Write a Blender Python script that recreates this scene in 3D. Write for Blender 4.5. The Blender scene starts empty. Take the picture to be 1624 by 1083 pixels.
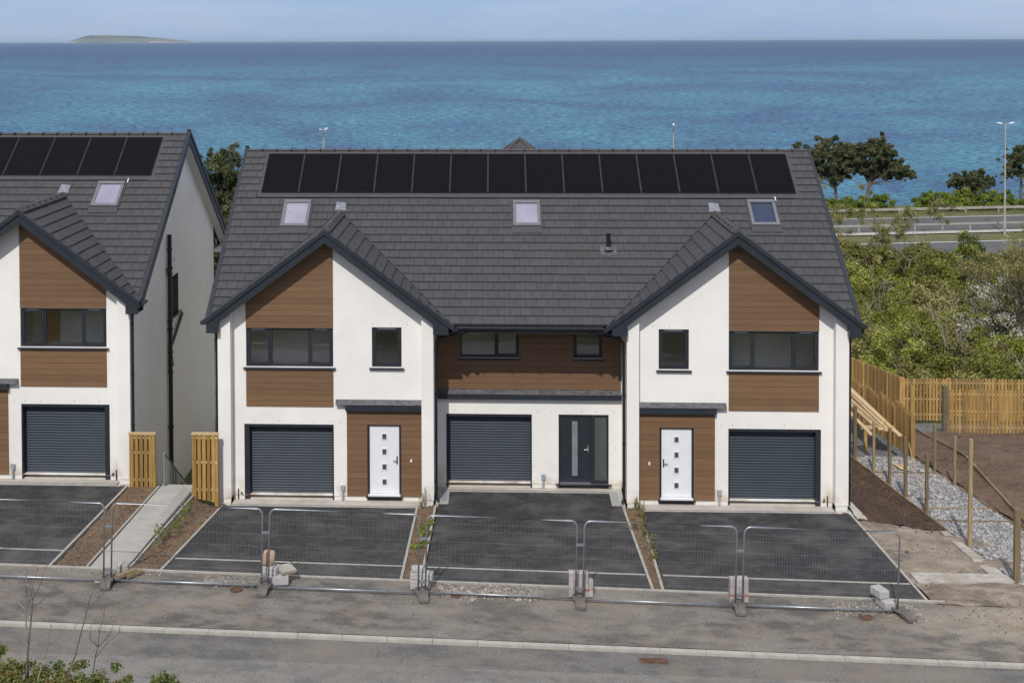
import bpy, bmesh, math, random
import numpy as np
from mathutils import Vector, Matrix, noise
random.seed(7); rng = np.random.default_rng(7)
R = math.radians
SC = bpy.context.scene
COL = SC.collection

# ------------------------------------------------------------------ camera
cd = bpy.data.cameras.new('camera'); cam = bpy.data.objects.new('camera', cd); COL.objects.link(cam)
cd.sensor_width = 36; cd.lens = 1970.25 / 1624 * 36
cd.shift_x = 113.66 / 1624; cd.shift_y = -427.1 / 1624
cd.clip_start = .5; cd.clip_end = 150000
cam.matrix_world = Matrix.Translation((-.894, -33.868, 12.681)) @ Matrix.Rotation(.0449, 4, 'Z') @ Matrix.Rotation(R(90) - .0251, 4, 'X') @ Matrix.Rotation(-.0036, 4, 'Z')
SC.camera = cam
# ------------------------------------------------------------------ light
SUN = Vector((.21, 1.0, -1.04)).normalized()          # direction the light travels
elev = math.asin(-SUN.z); azi = math.atan2(-SUN.x, -SUN.y)
w = bpy.data.worlds.new('World'); SC.world = w; w.use_nodes = True
nt = w.node_tree; nt.nodes.clear()
wo = nt.nodes.new('ShaderNodeOutputWorld'); bg = nt.nodes.new('ShaderNodeBackground'); sky = nt.nodes.new('ShaderNodeTexSky')
sky.sky_type = 'NISHITA'; sky.sun_disc = False; sky.sun_elevation = elev; sky.sun_rotation = azi
sky.air_density = 1.0; sky.dust_density = .6; sky.ozone_density = 2.0; sky.altitude = 0
tc = nt.nodes.new('ShaderNodeTexCoord'); mp = nt.nodes.new('ShaderNodeMapping'); mp.inputs['Scale'].default_value = (1, 1, 7)
cn = nt.nodes.new('ShaderNodeTexNoise'); cn.inputs['Scale'].default_value = 3.2; cn.inputs['Detail'].default_value = 9; cn.inputs['Roughness'].default_value = .62
cr = nt.nodes.new('ShaderNodeValToRGB'); cr.color_ramp.elements[0].position = .42; cr.color_ramp.elements[1].position = .8
cr.color_ramp.elements[0].color = (.12, .12, .12, 1); cr.color_ramp.elements[1].color = (.62, .62, .62, 1)
tint = nt.nodes.new('ShaderNodeMixRGB'); tint.blend_type = 'MULTIPLY'; tint.inputs[0].default_value = 1; tint.inputs[2].default_value = (.6, .78, 1.36, 1)
mx = nt.nodes.new('ShaderNodeMixRGB'); mx.inputs[2].default_value = (11.2, 10.8, 10.2, 1)
L = nt.links.new
L(tc.outputs['Generated'], mp.inputs[0]); L(mp.outputs[0], cn.inputs['Vector']); L(cn.outputs['Fac'], cr.inputs[0])
sp = nt.nodes.new('ShaderNodeSeparateXYZ'); L(tc.outputs['Generated'], sp.inputs[0])
hi = nt.nodes.new('ShaderNodeMapRange'); hi.inputs[1].default_value = .03; hi.inputs[2].default_value = .3; hi.inputs[3].default_value = .35; hi.inputs[4].default_value = 2.2; L(sp.outputs['Z'], hi.inputs[0])
ml = nt.nodes.new('ShaderNodeMath'); ml.operation = 'MULTIPLY'; ml.use_clamp = True; L(cr.outputs[0], ml.inputs[0]); L(hi.outputs[0], ml.inputs[1])
L(sky.outputs[0], tint.inputs[1]); L(tint.outputs[0], mx.inputs[1]); L(ml.outputs[0], mx.inputs[0]); lowb = nt.nodes.new('ShaderNodeMixRGB'); lowb.inputs[2].default_value = (3.2, 4.7, 7.2, 1); lf = nt.nodes.new('ShaderNodeMapRange'); lf.inputs[1].default_value = -.01; lf.inputs[2].default_value = .16; lf.inputs[3].default_value = .85; lf.inputs[4].default_value = 0
L(sp.outputs['Z'], lf.inputs[0]); L(lf.outputs[0], lowb.inputs[0]); L(tint.outputs[0], lowb.inputs[1]); L(lowb.outputs[0], mx.inputs[1]); L(mx.outputs[0], bg.inputs[0]); L(bg.outputs[0], wo.inputs[0])
bg.inputs[1].default_value = .095
sd = bpy.data.lights.new('sun', 'SUN'); so = bpy.data.objects.new('sun', sd); COL.objects.link(so)
sd.energy = 3.1; sd.angle = R(.5); sd.color = (1, .955, .89)
so.rotation_euler = SUN.to_track_quat('-Z', 'Y').to_euler()
SC.view_settings.view_transform = 'Standard'; SC.view_settings.look = 'None'; SC.view_settings.gamma = 1; SC.view_settings.exposure = 0

# ------------------------------------------------------------------ materials
def new_mat(name):
    m = bpy.data.materials.new(name); m.use_nodes = True; n = m.node_tree
    return m, n, n.nodes['Principled BSDF']
def mat(name, c1, c2=None, scale=4, detail=6, rough=.8, bump=0, bscale=None, stretch=(1, 1, 1), metal=0, spec=.5, c3=None, rnd=0, pos=(.35, .65), dist=.01, big=None):
    m, n, p = new_mat(name); N = n.nodes.new; K = n.links.new
    p.inputs['Roughness'].default_value = rough; p.inputs['Metallic'].default_value = metal; p.inputs['Specular IOR Level'].default_value = spec
    c2 = c2 or c1
    t = N('ShaderNodeTexCoord'); mm = N('ShaderNodeMapping'); mm.inputs['Scale'].default_value = stretch; K(t.outputs['Object'], mm.inputs[0])
    nz = N('ShaderNodeTexNoise'); nz.inputs['Scale'].default_value = scale; nz.inputs['Detail'].default_value = detail; nz.inputs['Roughness'].default_value = .6
    K(mm.outputs[0], nz.inputs['Vector'])
    r = N('ShaderNodeValToRGB'); r.color_ramp.elements[0].position = pos[0]; r.color_ramp.elements[1].position = pos[1]
    r.color_ramp.elements[0].color = (*c1, 1); r.color_ramp.elements[1].color = (*c2, 1)
    if c3:
        e = r.color_ramp.elements.new(min(.98, pos[1] + .12)); e.color = (*c3, 1)
    K(nz.outputs['Fac'], r.inputs[0]); out = r.outputs[0]
    if big:      # large soft patches of another tone: (colour, scale, amount)
        n2 = N('ShaderNodeTexNoise'); n2.inputs['Scale'].default_value = big[1]; n2.inputs['Detail'].default_value = 5; n2.inputs['Roughness'].default_value = .6; K(mm.outputs[0], n2.inputs['Vector'])
        r2 = N('ShaderNodeMapRange'); r2.inputs[1].default_value = .45; r2.inputs[2].default_value = .68; r2.inputs[4].default_value = big[2]; K(n2.outputs['Fac'], r2.inputs[0])
        x = N('ShaderNodeMixRGB'); x.inputs[2].default_value = (*big[0], 1); K(r2.outputs[0], x.inputs[0]); K(out, x.inputs[1]); out = x.outputs[0]
    if rnd:
        a = N('ShaderNodeAttribute'); a.attribute_name = 'rnd'
        mr = N('ShaderNodeMapRange'); mr.inputs[3].default_value = 1 - rnd; mr.inputs[4].default_value = 1 + rnd; K(a.outputs['Fac'], mr.inputs[0])
        v = N('ShaderNodeVectorMath'); v.operation = 'SCALE'; K(out, v.inputs[0]); K(mr.outputs[0], v.inputs['Scale']); out = v.outputs[0]
    K(out, p.inputs['Base Color'])
    if bump:
        nb = N('ShaderNodeTexNoise'); nb.inputs['Scale'].default_value = bscale or scale * 4; nb.inputs['Detail'].default_value = 5; K(mm.outputs[0], nb.inputs['Vector'])
        b = N('ShaderNodeBump'); b.inputs['Strength'].default_value = bump; b.inputs['Distance'].default_value = dist; K(nb.outputs['Fac'], b.inputs['Height']); K(b.outputs[0], p.inputs['Normal'])
    return m
def leafmat(name, cols, transl=.25):
    m, n, p = new_mat(name); N = n.nodes.new; K = n.links.new
    a = N('ShaderNodeAttribute'); a.attribute_name = 'rnd'; r = N('ShaderNodeValToRGB')
    els = r.color_ramp.elements
    for i, c in enumerate(cols):
        e = els[i] if i < 2 else els.new(.5)
        e.color = (*c, 1)
    for i, e in enumerate(sorted(range(len(cols)))): els[i].position = i / (len(cols) - 1)
    for i, c in enumerate(cols): els[i].color = (*c, 1)
    K(a.outputs['Fac'], r.inputs[0]); K(r.outputs[0], p.inputs['Base Color']); p.inputs['Roughness'].default_value = .6; p.inputs['Specular IOR Level'].default_value = .3
    tr = N('ShaderNodeBsdfTranslucent'); K(r.outputs[0], tr.inputs[0]); ms = N('ShaderNodeMixShader'); ms.inputs[0].default_value = transl
    K(p.outputs[0], ms.inputs[1]); K(tr.outputs[0], ms.inputs[2]); K(ms.outputs[0], n.nodes['Material Output'].inputs[0])
    return m
M = {}
M['render'] = mat('white_render', (.79, .775, .73), (.84, .825, .78), 1.1, 8, .9, .15, 90, big=((.69, .675, .63), .35, .5))
def stain():       # dirt splashed on the foot of the render, thinning upwards
    n = M['render'].node_tree; N = n.nodes.new; K = n.links.new; p = n.nodes['Principled BSDF']; src = p.inputs['Base Color'].links[0].from_socket
    t = N('ShaderNodeTexCoord'); sx = N('ShaderNodeSeparateXYZ'); K(t.outputs['Object'], sx.inputs[0]); nz = N('ShaderNodeTexNoise'); nz.inputs['Scale'].default_value = 2.3; nz.inputs['Detail'].default_value = 7; K(t.outputs['Object'], nz.inputs['Vector'])
    a = N('ShaderNodeMapRange'); a.inputs[1].default_value = .1; a.inputs[2].default_value = .75; a.inputs[3].default_value = 1; a.inputs[4].default_value = 0; K(sx.outputs['Z'], a.inputs[0])
    b = N('ShaderNodeMapRange'); b.inputs[1].default_value = .42; b.inputs[2].default_value = .7; K(nz.outputs['Fac'], b.inputs[0]); m = N('ShaderNodeMath'); m.operation = 'MULTIPLY'; K(a.outputs[0], m.inputs[0]); K(b.outputs[0], m.inputs[1])
    yb = N('ShaderNodeMapRange'); yb.inputs[1].default_value = 1.3; yb.inputs[2].default_value = 1.8; yb.inputs[3].default_value = 1; yb.inputs[4].default_value = 0; K(sx.outputs['Y'], yb.inputs[0]); m2 = N('ShaderNodeMath'); m2.operation = 'MULTIPLY'; K(m.outputs[0], m2.inputs[0]); K(yb.outputs[0], m2.inputs[1])
    x = N('ShaderNodeMixRGB'); x.inputs[2].default_value = (.46, .37, .26, 1); K(m2.outputs[0], x.inputs[0]); K(src, x.inputs[1]); K(x.outputs[0], p.inputs['Base Color'])
stain()
M['plinth'] = mat('plinth_render', (.66, .64, .58), (.74, .72, .66), 3, 6, .9, .1, 60)
M['anthracite'] = mat('anthracite_trim', (.02, .026, .036), (.026, .032, .042), 3, 4, .42, spec=.45)
M['frame'] = mat('anthracite_frame', (.022, .026, .034), (.027, .031, .04), 4, 3, .35)
M['black'] = mat('black_plastic', (.012, .013, .016), None, 4, 2, .35)
M['shutter'] = mat('roller_shutter', (.028, .04, .055), (.034, .048, .064), 2, 4, .52, spec=.4)
M['tile'] = mat('concrete_tile', (.058, .057, .061), (.067, .066, .07), 6, 6, .75, .25, 70, rnd=.07, spec=.35, big=((.066, .062, .058), .5, .3))
M['ridge'] = mat('ridge_tile', (.066, .061, .063), (.078, .072, .075), 6, 6, .75, .2, 60, rnd=.12)
M['clip'] = mat('ridge_clip', (.02, .02, .022), None, 4, 2, .5)
M['whitepaint'] = mat('white_paint', (.74, .75, .77), (.78, .79, .81), 3, 3, .35)
M['soffit'] = mat('soffit_white', (.6, .59, .57), (.64, .63, .61), 3, 3, .6)
M['lead'] = mat('lead_sheet', (.05, .05, .054), (.13, .13, .138), 7, 6, .5, .5, 14, (1, 1, 3), spec=.6, dist=.02)
M['leadbright'] = mat('lead_new', (.13, .14, .16), (.24, .26, .29), 9, 6, .45, .6, 12, dist=.02)
M['conc'] = mat('pale_concrete', (.42, .39, .34), (.52, .49, .43), 2.5, 8, .9, .2, 60, big=((.34, .31, .26), .8, .4))
M['kerb'] = mat('kerb_concrete', (.34, .33, .29), (.44, .42, .37), 5, 8, .9, .2, 50)
M['slab'] = mat('path_concrete', (.36, .35, .32), (.43, .42, .38), 2.5, 8, .9, .15, 60)
M['drive'] = mat('fresh_asphalt', (.022, .022, .024), (.04, .04, .042), 5, 12, .9, .8, 110, c3=(.085, .082, .08), big=((.1, .096, .09), 1.1, .8), dist=.015, pos=(.36, .6))
M['drive2'] = mat('older_asphalt', (.035, .036, .038), (.052, .053, .054), 5, 12, .9, .8, 110, c3=(.1, .096, .088), big=((.12, .112, .098), 1.2, .8), dist=.012, pos=(.3, .6))
def dusty(name, a, b, dust, dust2, right=None):
    m = mat(name, a, b, 3, 10, .92, .8, 110, big=(dust, .55, .9), dist=.012, stretch=(.5, 1, 1), pos=(.42, .58))
    n = m.node_tree; N = n.nodes.new; K = n.links.new; p = n.nodes['Principled BSDF']
    src = p.inputs['Base Color'].links[0].from_socket
    t = N('ShaderNodeTexCoord'); a1 = N('ShaderNodeTexNoise'); a1.inputs['Scale'].default_value = 55; a1.inputs['Detail'].default_value = 3; K(t.outputs['Object'], a1.inputs['Vector'])
    r = N('ShaderNodeMapRange'); r.inputs[1].default_value = .35; r.inputs[2].default_value = .7; r.inputs[3].default_value = .6; r.inputs[4].default_value = 1.5; K(a1.outputs['Fac'], r.inputs[0])
    v = N('ShaderNodeVectorMath'); v.operation = 'SCALE'; K(src, v.inputs[0]); K(r.outputs[0], v.inputs['Scale'])
    n3 = N('ShaderNodeTexNoise'); n3.inputs['Scale'].default_value = 1.3; n3.inputs['Detail'].default_value = 9; n3.inputs['Roughness'].default_value = .7; n3.inputs['Distortion'].default_value = .6
    K(t.outputs['Object'], n3.inputs['Vector']); r3 = N('ShaderNodeMapRange'); r3.inputs[1].default_value = .5; r3.inputs[2].default_value = .66; r3.inputs[4].default_value = .85; K(n3.outputs['Fac'], r3.inputs[0])
    x = N('ShaderNodeMixRGB'); x.inputs[2].default_value = (*dust2, 1); K(r3.outputs[0], x.inputs[0]); K(v.outputs[0], x.inputs[1]); out = x.outputs[0]
    if right:
        sx = N('ShaderNodeSeparateXYZ'); K(t.outputs['Object'], sx.inputs[0]); n4 = N('ShaderNodeTexNoise'); n4.inputs['Scale'].default_value = .9; n4.inputs['Detail'].default_value = 8; K(t.outputs['Object'], n4.inputs['Vector'])
        ad = N('ShaderNodeMath'); ad.operation = 'MULTIPLY_ADD'; ad.inputs[1].default_value = 7; K(n4.outputs['Fac'], ad.inputs[0]); K(sx.outputs['X'], ad.inputs[2])
        r4 = N('ShaderNodeMapRange'); r4.inputs[1].default_value = 10.6; r4.inputs[2].default_value = 14; K(ad.outputs[0], r4.inputs[0]); v4 = N('ShaderNodeVectorMath'); v4.operation = 'MULTIPLY'; v4.inputs[1].default_value = right; K(out, v4.inputs[0])
        x4 = N('ShaderNodeMixRGB'); K(r4.outputs[0], x4.inputs[0]); K(out, x4.inputs[1]); K(v4.outputs[0], x4.inputs[2]); out = x4.outputs[0]
    K(out, p.inputs['Base Color'])
    return m
M['pave'] = dusty('dusty_pavement', (.105, .1, .09), (.19, .178, .157), (.27, .245, .205), (.235, .195, .145), (1.45, 1.38, 1.25))
M['road'] = dusty('dusty_road', (.11, .11, .104), (.16, .156, .145), (.22, .203, .174), (.205, .178, .14))
M['road2'] = dusty('worn_road', (.145, .144, .136), (.205, .2, .186), (.25, .237, .21), (.23, .205, .17))
M['waste'] = dusty('waste_ground', (.16, .13, .1), (.3, .25, .195), (.34, .285, .225), (.12, .095, .07))
M['rubble'] = mat('rubble_patch', (.16, .145, .13), (.5, .46, .4), 14, 8, .95, 1, 40, pos=(.38, .62), dist=.03)
M['oldconc'] = mat('broken_concrete', (.33, .31, .27), (.52, .49, .43), 4, 10, .95, .6, 30, c3=(.6, .57, .5), big=((.25, .2, .14), 1.4, .6), dist=.02)
M['soil'] = mat('brown_soil', (.035, .019, .011), (.115, .066, .036), 14, 10, .95, 1, 26, dist=.09, big=((.16, .1, .06), 1.2, .45), pos=(.4, .62))
M['soil2'] = mat('dry_soil', (.1, .06, .034), (.235, .155, .09), 14, 10, .95, 1, 30, dist=.07, big=((.3, .21, .13), 1.5, .5))
M['soil3'] = mat('plot_soil', (.07, .042, .025), (.19, .12, .075), 9, 10, .95, 1, 18, dist=.08, big=((.26, .18, .12), .6, .5), pos=(.38, .64))
M['gravel'] = mat('blue_gravel_bed', (.06, .063, .068), (.26, .265, .27), 22, 4, .9, 1, 22, dist=.05, pos=(.4, .6))
M['stone'] = mat('gravel_stone', (.21, .205, .2), (.36, .352, .34), 5, 4, .85, rnd=.6)
def wood(name, a, b, c, st, rnd=.18, rough=.65):
    m = mat(name, a, b, 5, 8, rough, .25, 20, stretch=st, c3=c, rnd=rnd, pos=(.3, .62))
    return m
M['clad'] = wood('brown_cladding', (.15, .085, .042), (.188, .108, .054), (.21, .123, .064), (.35, 4, 9), .1, .6)
M['pale'] = wood('treated_pine', (.24, .14, .036), (.39, .245, .07), (.45, .3, .12), (5, 5, .5), .3, .75)
M['paleold'] = wood('weathered_pine', (.24, .143, .045), (.4, .25, .08), (.46, .31, .13), (5, 5, .4), .35, .8)
M['postwood'] = wood('grey_weathered_post', (.16, .115, .06), (.28, .21, .115), (.34, .265, .16), (5, 5, .4), .35, .85)
M['plank'] = wood('sawn_plank', (.42, .3, .14), (.6, .45, .25), (.66, .52, .32), (5, .5, 5), .2, .75)
M['galv'] = mat('galvanised_steel', (.3, .33, .36), (.42, .45, .48), 12, 5, .38, metal=.75)
M['galvdull'] = mat('dull_galvanised', (.24, .25, .26), (.34, .35, .36), 12, 5, .6, metal=.3)
M['wire'] = mat('dull_wire', (.16, .165, .17), (.22, .225, .23), 12, 5, .6, metal=.2)
M['block'] = mat('concrete_block', (.38, .37, .36), (.48, .47, .46), 9, 6, .9, .3, 50)
M['pinkblock'] = mat('pink_grey_block', (.36, .33, .32), (.47, .43, .42), 9, 6, .9, .3, 50, rnd=.12)
M['foot'] = mat('moulded_foot', (.1, .09, .08), (.16, .145, .13), 9, 6, .9, .3, 40)
M['sack'] = mat('sack_paper', (.34, .23, .16), (.5, .37, .27), 6, 6, .85, .6, 14, dist=.03)
M['iron'] = mat('rusty_iron', (.07, .04, .028), (.16, .085, .05), 14, 6, .8, .4, 50)
M['plaster'] = mat('room_plaster', (.82, .81, .77), (.86, .85, .81), 2, 3, .9)
M['floorin'] = mat('room_floor', (.7, .68, .64), None, 2, 3, .9)
M['oakdoor'] = mat('oak_door', (.42, .2, .06), (.5, .26, .09), 8, 5, .6, stretch=(6, 6, .6))
M['bluegrey'] = mat('channel_grate', (.3, .34, .38), (.42, .46, .5), 25, 3, .5, metal=.3)
M['bluechan'] = mat('dark_channel', (.06, .075, .11), (.12, .15, .19), 6, 3, .5)
M['meter'] = mat('grey_plastic', (.27, .3, .34), (.33, .36, .4), 6, 3, .5)
M['bark'] = mat('bark', (.09, .07, .055), (.17, .14, .115), 12, 6, .9, .5, 20)
M['twig'] = mat('pale_twig', (.2, .165, .14), (.33, .28, .24), 12, 6, .85)
M['grass'] = mat('rough_grass', (.07, .085, .03), (.14, .14, .05), 1.2, 10, .95, .6, 6, big=((.17, .15, .07), .1, .6), dist=.1)
M['tarmac'] = mat('main_road_tarmac', (.085, .088, .086), (.11, .114, .108), 1, 8, .9)
M['earth'] = mat('hillside_earth', (.08, .085, .03), (.15, .145, .055), .8, 10, .95, .5, 4, dist=.1)
M['whiteline'] = mat('road_paint', (.6, .6, .56), (.72, .72, .68), 5, 5, .7)
M['barrier'] = mat('barrier_steel', (.33, .31, .275), (.43, .41, .36), 2, 5, .6, metal=.1)
M['rock'] = mat('island_turf', (.085, .092, .075), (.14, .14, .115), .004, 8, .95, c3=(.3, .28, .24), pos=(.3, .58), stretch=(.35, 1, 3))
M['shore'] = mat('island_shore', (.24, .2, .17), (.34, .3, .26), .008, 6, .95)
M['glassdark'] = mat('door_glazing', (.055, .075, .08), (.075, .095, .1), 4, 2, .12, spec=.8)
M['frost'] = mat('frosted_glazing', (.17, .21, .215), (.21, .25, .255), 4, 2, .25, spec=.7)
M['leaf_green'] = leafmat('bramble_leaves', [(.06, .09, .02), (.11, .15, .03), (.2, .22, .055), (.2, .12, .05)])
M['leaf_pine'] = leafmat('pine_needles', [(.03, .045, .018), (.06, .08, .03), (.11, .125, .05), (.18, .16, .08)], .2)
M['leaf_hedge'] = leafmat('hedge_leaves', [(.06, .1, .012), (.12, .18, .02), (.2, .26, .035), (.27, .3, .06)])
M['leaf_scrub'] = leafmat('scrub_leaves', [(.085, .093, .018), (.15, .163, .026), (.25, .26, .045), (.33, .33, .1)], .35)
M['leaf_lime'] = leafmat('fresh_leaves', [(.12, .15, .018), (.22, .265, .032), (.33, .365, .06), (.4, .42, .13)], .35)
M['leaf_brown'] = leafmat('budding_twigs', [(.13, .12, .045), (.2, .19, .06), (.28, .27, .08), (.36, .33, .15)], .2)
M['leaf_white'] = leafmat('blossom', [(.6, .57, .52), (.75, .73, .69), (.85, .83, .79), (.4, .38, .25)], .3)
def glass(name, rough=.02, tintc=(.92, .95, .95), f0=.1):
    m, n, p = new_mat(name); N = n.nodes.new; K = n.links.new
    g = N('ShaderNodeBsdfGlossy'); g.inputs['Roughness'].default_value = rough
    t = N('ShaderNodeBsdfTransparent'); t.inputs[0].default_value = (*tintc, 1)
    lw = N('ShaderNodeFresnel'); lw.inputs[0].default_value = 1.5
    tcn = N('ShaderNodeTexCoord'); nz = N('ShaderNodeTexNoise'); nz.inputs['Scale'].default_value = 1.5; K(tcn.outputs['Object'], nz.inputs['Vector'])
    b = N('ShaderNodeBump'); b.inputs['Strength'].default_value = .08; b.inputs['Distance'].default_value = .02; K(nz.outputs['Fac'], b.inputs['Height']); K(b.outputs[0], g.inputs['Normal'])
    add = N('ShaderNodeMath'); add.operation = 'ADD'; add.inputs[1].default_value = f0; add.use_clamp = True; K(lw.outputs[0], add.inputs[0])
    ms = N('ShaderNodeMixShader'); K(add.outputs[0], ms.inputs[0]); K(t.outputs[0], ms.inputs[1]); K(g.outputs[0], ms.inputs[2]); K(ms.outputs[0], n.nodes['Material Output'].inputs[0])
    return m
M['glass'] = glass('window_glass', .02, (.98, .985, .975), .12)
M['skyglass'] = mat('blind_with_sky_reflection', (.27, .255, .33), (.34, .32, .4), 1.2, 3, .08, spec=.7)  # assumed pale blind, with the lilac of the reflected sky mixed into its colour
M['skydark'] = mat('open_rooflight_glass', (.02, .03, .06), (.035, .05, .09), .9, 3, .06, spec=.7)  # dark interior with a blue sky reflection painted into the pane colour
# solar cells
def solar():
    m, n, p = new_mat('solar_cells'); N = n.nodes.new; K = n.links.new
    t = N('ShaderNodeTexCoord'); br = N('ShaderNodeTexBrick'); br.offset = 0; br.inputs['Scale'].default_value = 1; br.inputs['Brick Width'].default_value = .0; 
    br.inputs['Brick Width'].default_value = .185; br.inputs['Row Height'].default_value = .045; br.inputs['Mortar Size'].default_value = .0022; br.inputs['Mortar Smooth'].default_value = .3
    br.inputs['Color1'].default_value = (.0035, .0035, .005, 1); br.inputs['Color2'].default_value = (.006, .006, .008, 1); br.inputs['Mortar'].default_value = (.016, .016, .02, 1)
    K(t.outputs['UV'], br.inputs['Vector']); K(br.outputs[0], p.inputs['Base Color']); p.inputs['Roughness'].default_value = .45; p.inputs['Specular IOR Level'].default_value = .06
    return m
M['solar'] = solar()
M['railgrey'] = mat('rail_grey', (.03, .03, .036), (.045, .045, .055), 5, 3, .5)
def sea_mat():
    m, n, p = new_mat('sea_water'); N = n.nodes.new; K = n.links.new
    t = N('ShaderNodeTexCoord'); sep = N('ShaderNodeSeparateXYZ'); K(t.outputs['Object'], sep.inputs[0])
    # distance bands in real metres from the shore: log10(y)
    lg = N('ShaderNodeMath'); lg.operation = 'LOGARITHM'; lg.inputs[1].default_value = 10; K(sep.outputs['Y'], lg.inputs[0])
    dv = N('ShaderNodeMath'); dv.operation = 'DIVIDE'; K(sep.outputs['X'], dv.inputs[0]); K(sep.outputs['Y'], dv.inputs[1])
    cb = N('ShaderNodeCombineXYZ'); K(dv.outputs[0], cb.inputs[0]); K(lg.outputs[0], cb.inputs[1])
    m1 = N('ShaderNodeMapping'); m1.inputs['Scale'].default_value = (5, 5.5, 1); K(cb.outputs[0], m1.inputs[0])
    nz = N('ShaderNodeTexNoise'); nz.inputs['Scale'].default_value = 1.6; nz.inputs['Detail'].default_value = 7; nz.inputs['Roughness'].default_value = .62; nz.inputs['Distortion'].default_value = .5; K(m1.outputs[0], nz.inputs['Vector'])
    r = N('ShaderNodeValToRGB'); e = r.color_ramp.elements
    e[0].position = .38; e[0].color = (.024, .085, .165, 1); e[1].position = .66; e[1].color = (.044, .178, .24, 1)
    ee = e.new(.5); ee.color = (.03, .125, .2, 1)
    K(nz.outputs['Fac'], r.inputs[0])
    far = N('ShaderNodeMapRange'); far.inputs[1].default_value = 2.85; far.inputs[2].default_value = 3.3; K(lg.outputs[0], far.inputs[0])
    xm = N('ShaderNodeMixRGB'); xm.inputs[2].default_value = (.013, .062, .135, 1); K(far.outputs[0], xm.inputs[0]); K(r.outputs[0], xm.inputs[1])
    # small wave faces and foam flecks
    m2 = N('ShaderNodeMapping'); m2.inputs['Scale'].default_value = (.35, 1, 1); K(t.outputs['Object'], m2.inputs[0])
    wv = N('ShaderNodeTexNoise'); wv.inputs['Scale'].default_value = .45; wv.inputs['Detail'].default_value = 6; wv.inputs['Roughness'].default_value = .6; K(m2.outputs[0], wv.inputs['Vector'])
    m3 = N('ShaderNodeMapping'); m3.inputs['Scale'].default_value = (150, 230, 1); K(cb.outputs[0], m3.inputs[0])
    w2 = N('ShaderNodeTexNoise'); w2.inputs['Scale'].default_value = 1; w2.inputs['Detail'].default_value = 5; w2.inputs['Roughness'].default_value = .65; K(m3.outputs[0], w2.inputs['Vector'])
    mr = N('ShaderNodeMapRange'); mr.inputs[1].default_value = .36; mr.inputs[2].default_value = .64; mr.inputs[3].default_value = .4; mr.inputs[4].default_value = 1.7; K(w2.outputs['Fac'], mr.inputs[0])
    sc = N('ShaderNodeVectorMath'); sc.operation = 'SCALE'; K(xm.outputs[0], sc.inputs[0]); K(mr.outputs[0], sc.inputs['Scale'])
    fo = N('ShaderNodeMapRange'); fo.inputs[1].default_value = .75; fo.inputs[2].default_value = .78; K(w2.outputs['Fac'], fo.inputs[0])
    xf = N('ShaderNodeMixRGB'); xf.inputs[2].default_value = (.7, .75, .78, 1); K(fo.outputs[0], xf.inputs[0]); K(sc.outputs[0], xf.inputs[1])
    K(xf.outputs[0], p.inputs['Base Color'])
    b = N('ShaderNodeBump'); b.inputs['Strength'].default_value = .9; b.inputs['Distance'].default_value = .6; K(wv.outputs['Fac'], b.inputs['Height']); K(b.outputs[0], p.inputs['Normal'])
    p.inputs['Roughness'].default_value = .45; p.inputs['Specular IOR Level'].default_value = .16
    return m
M['sea'] = sea_mat()

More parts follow.
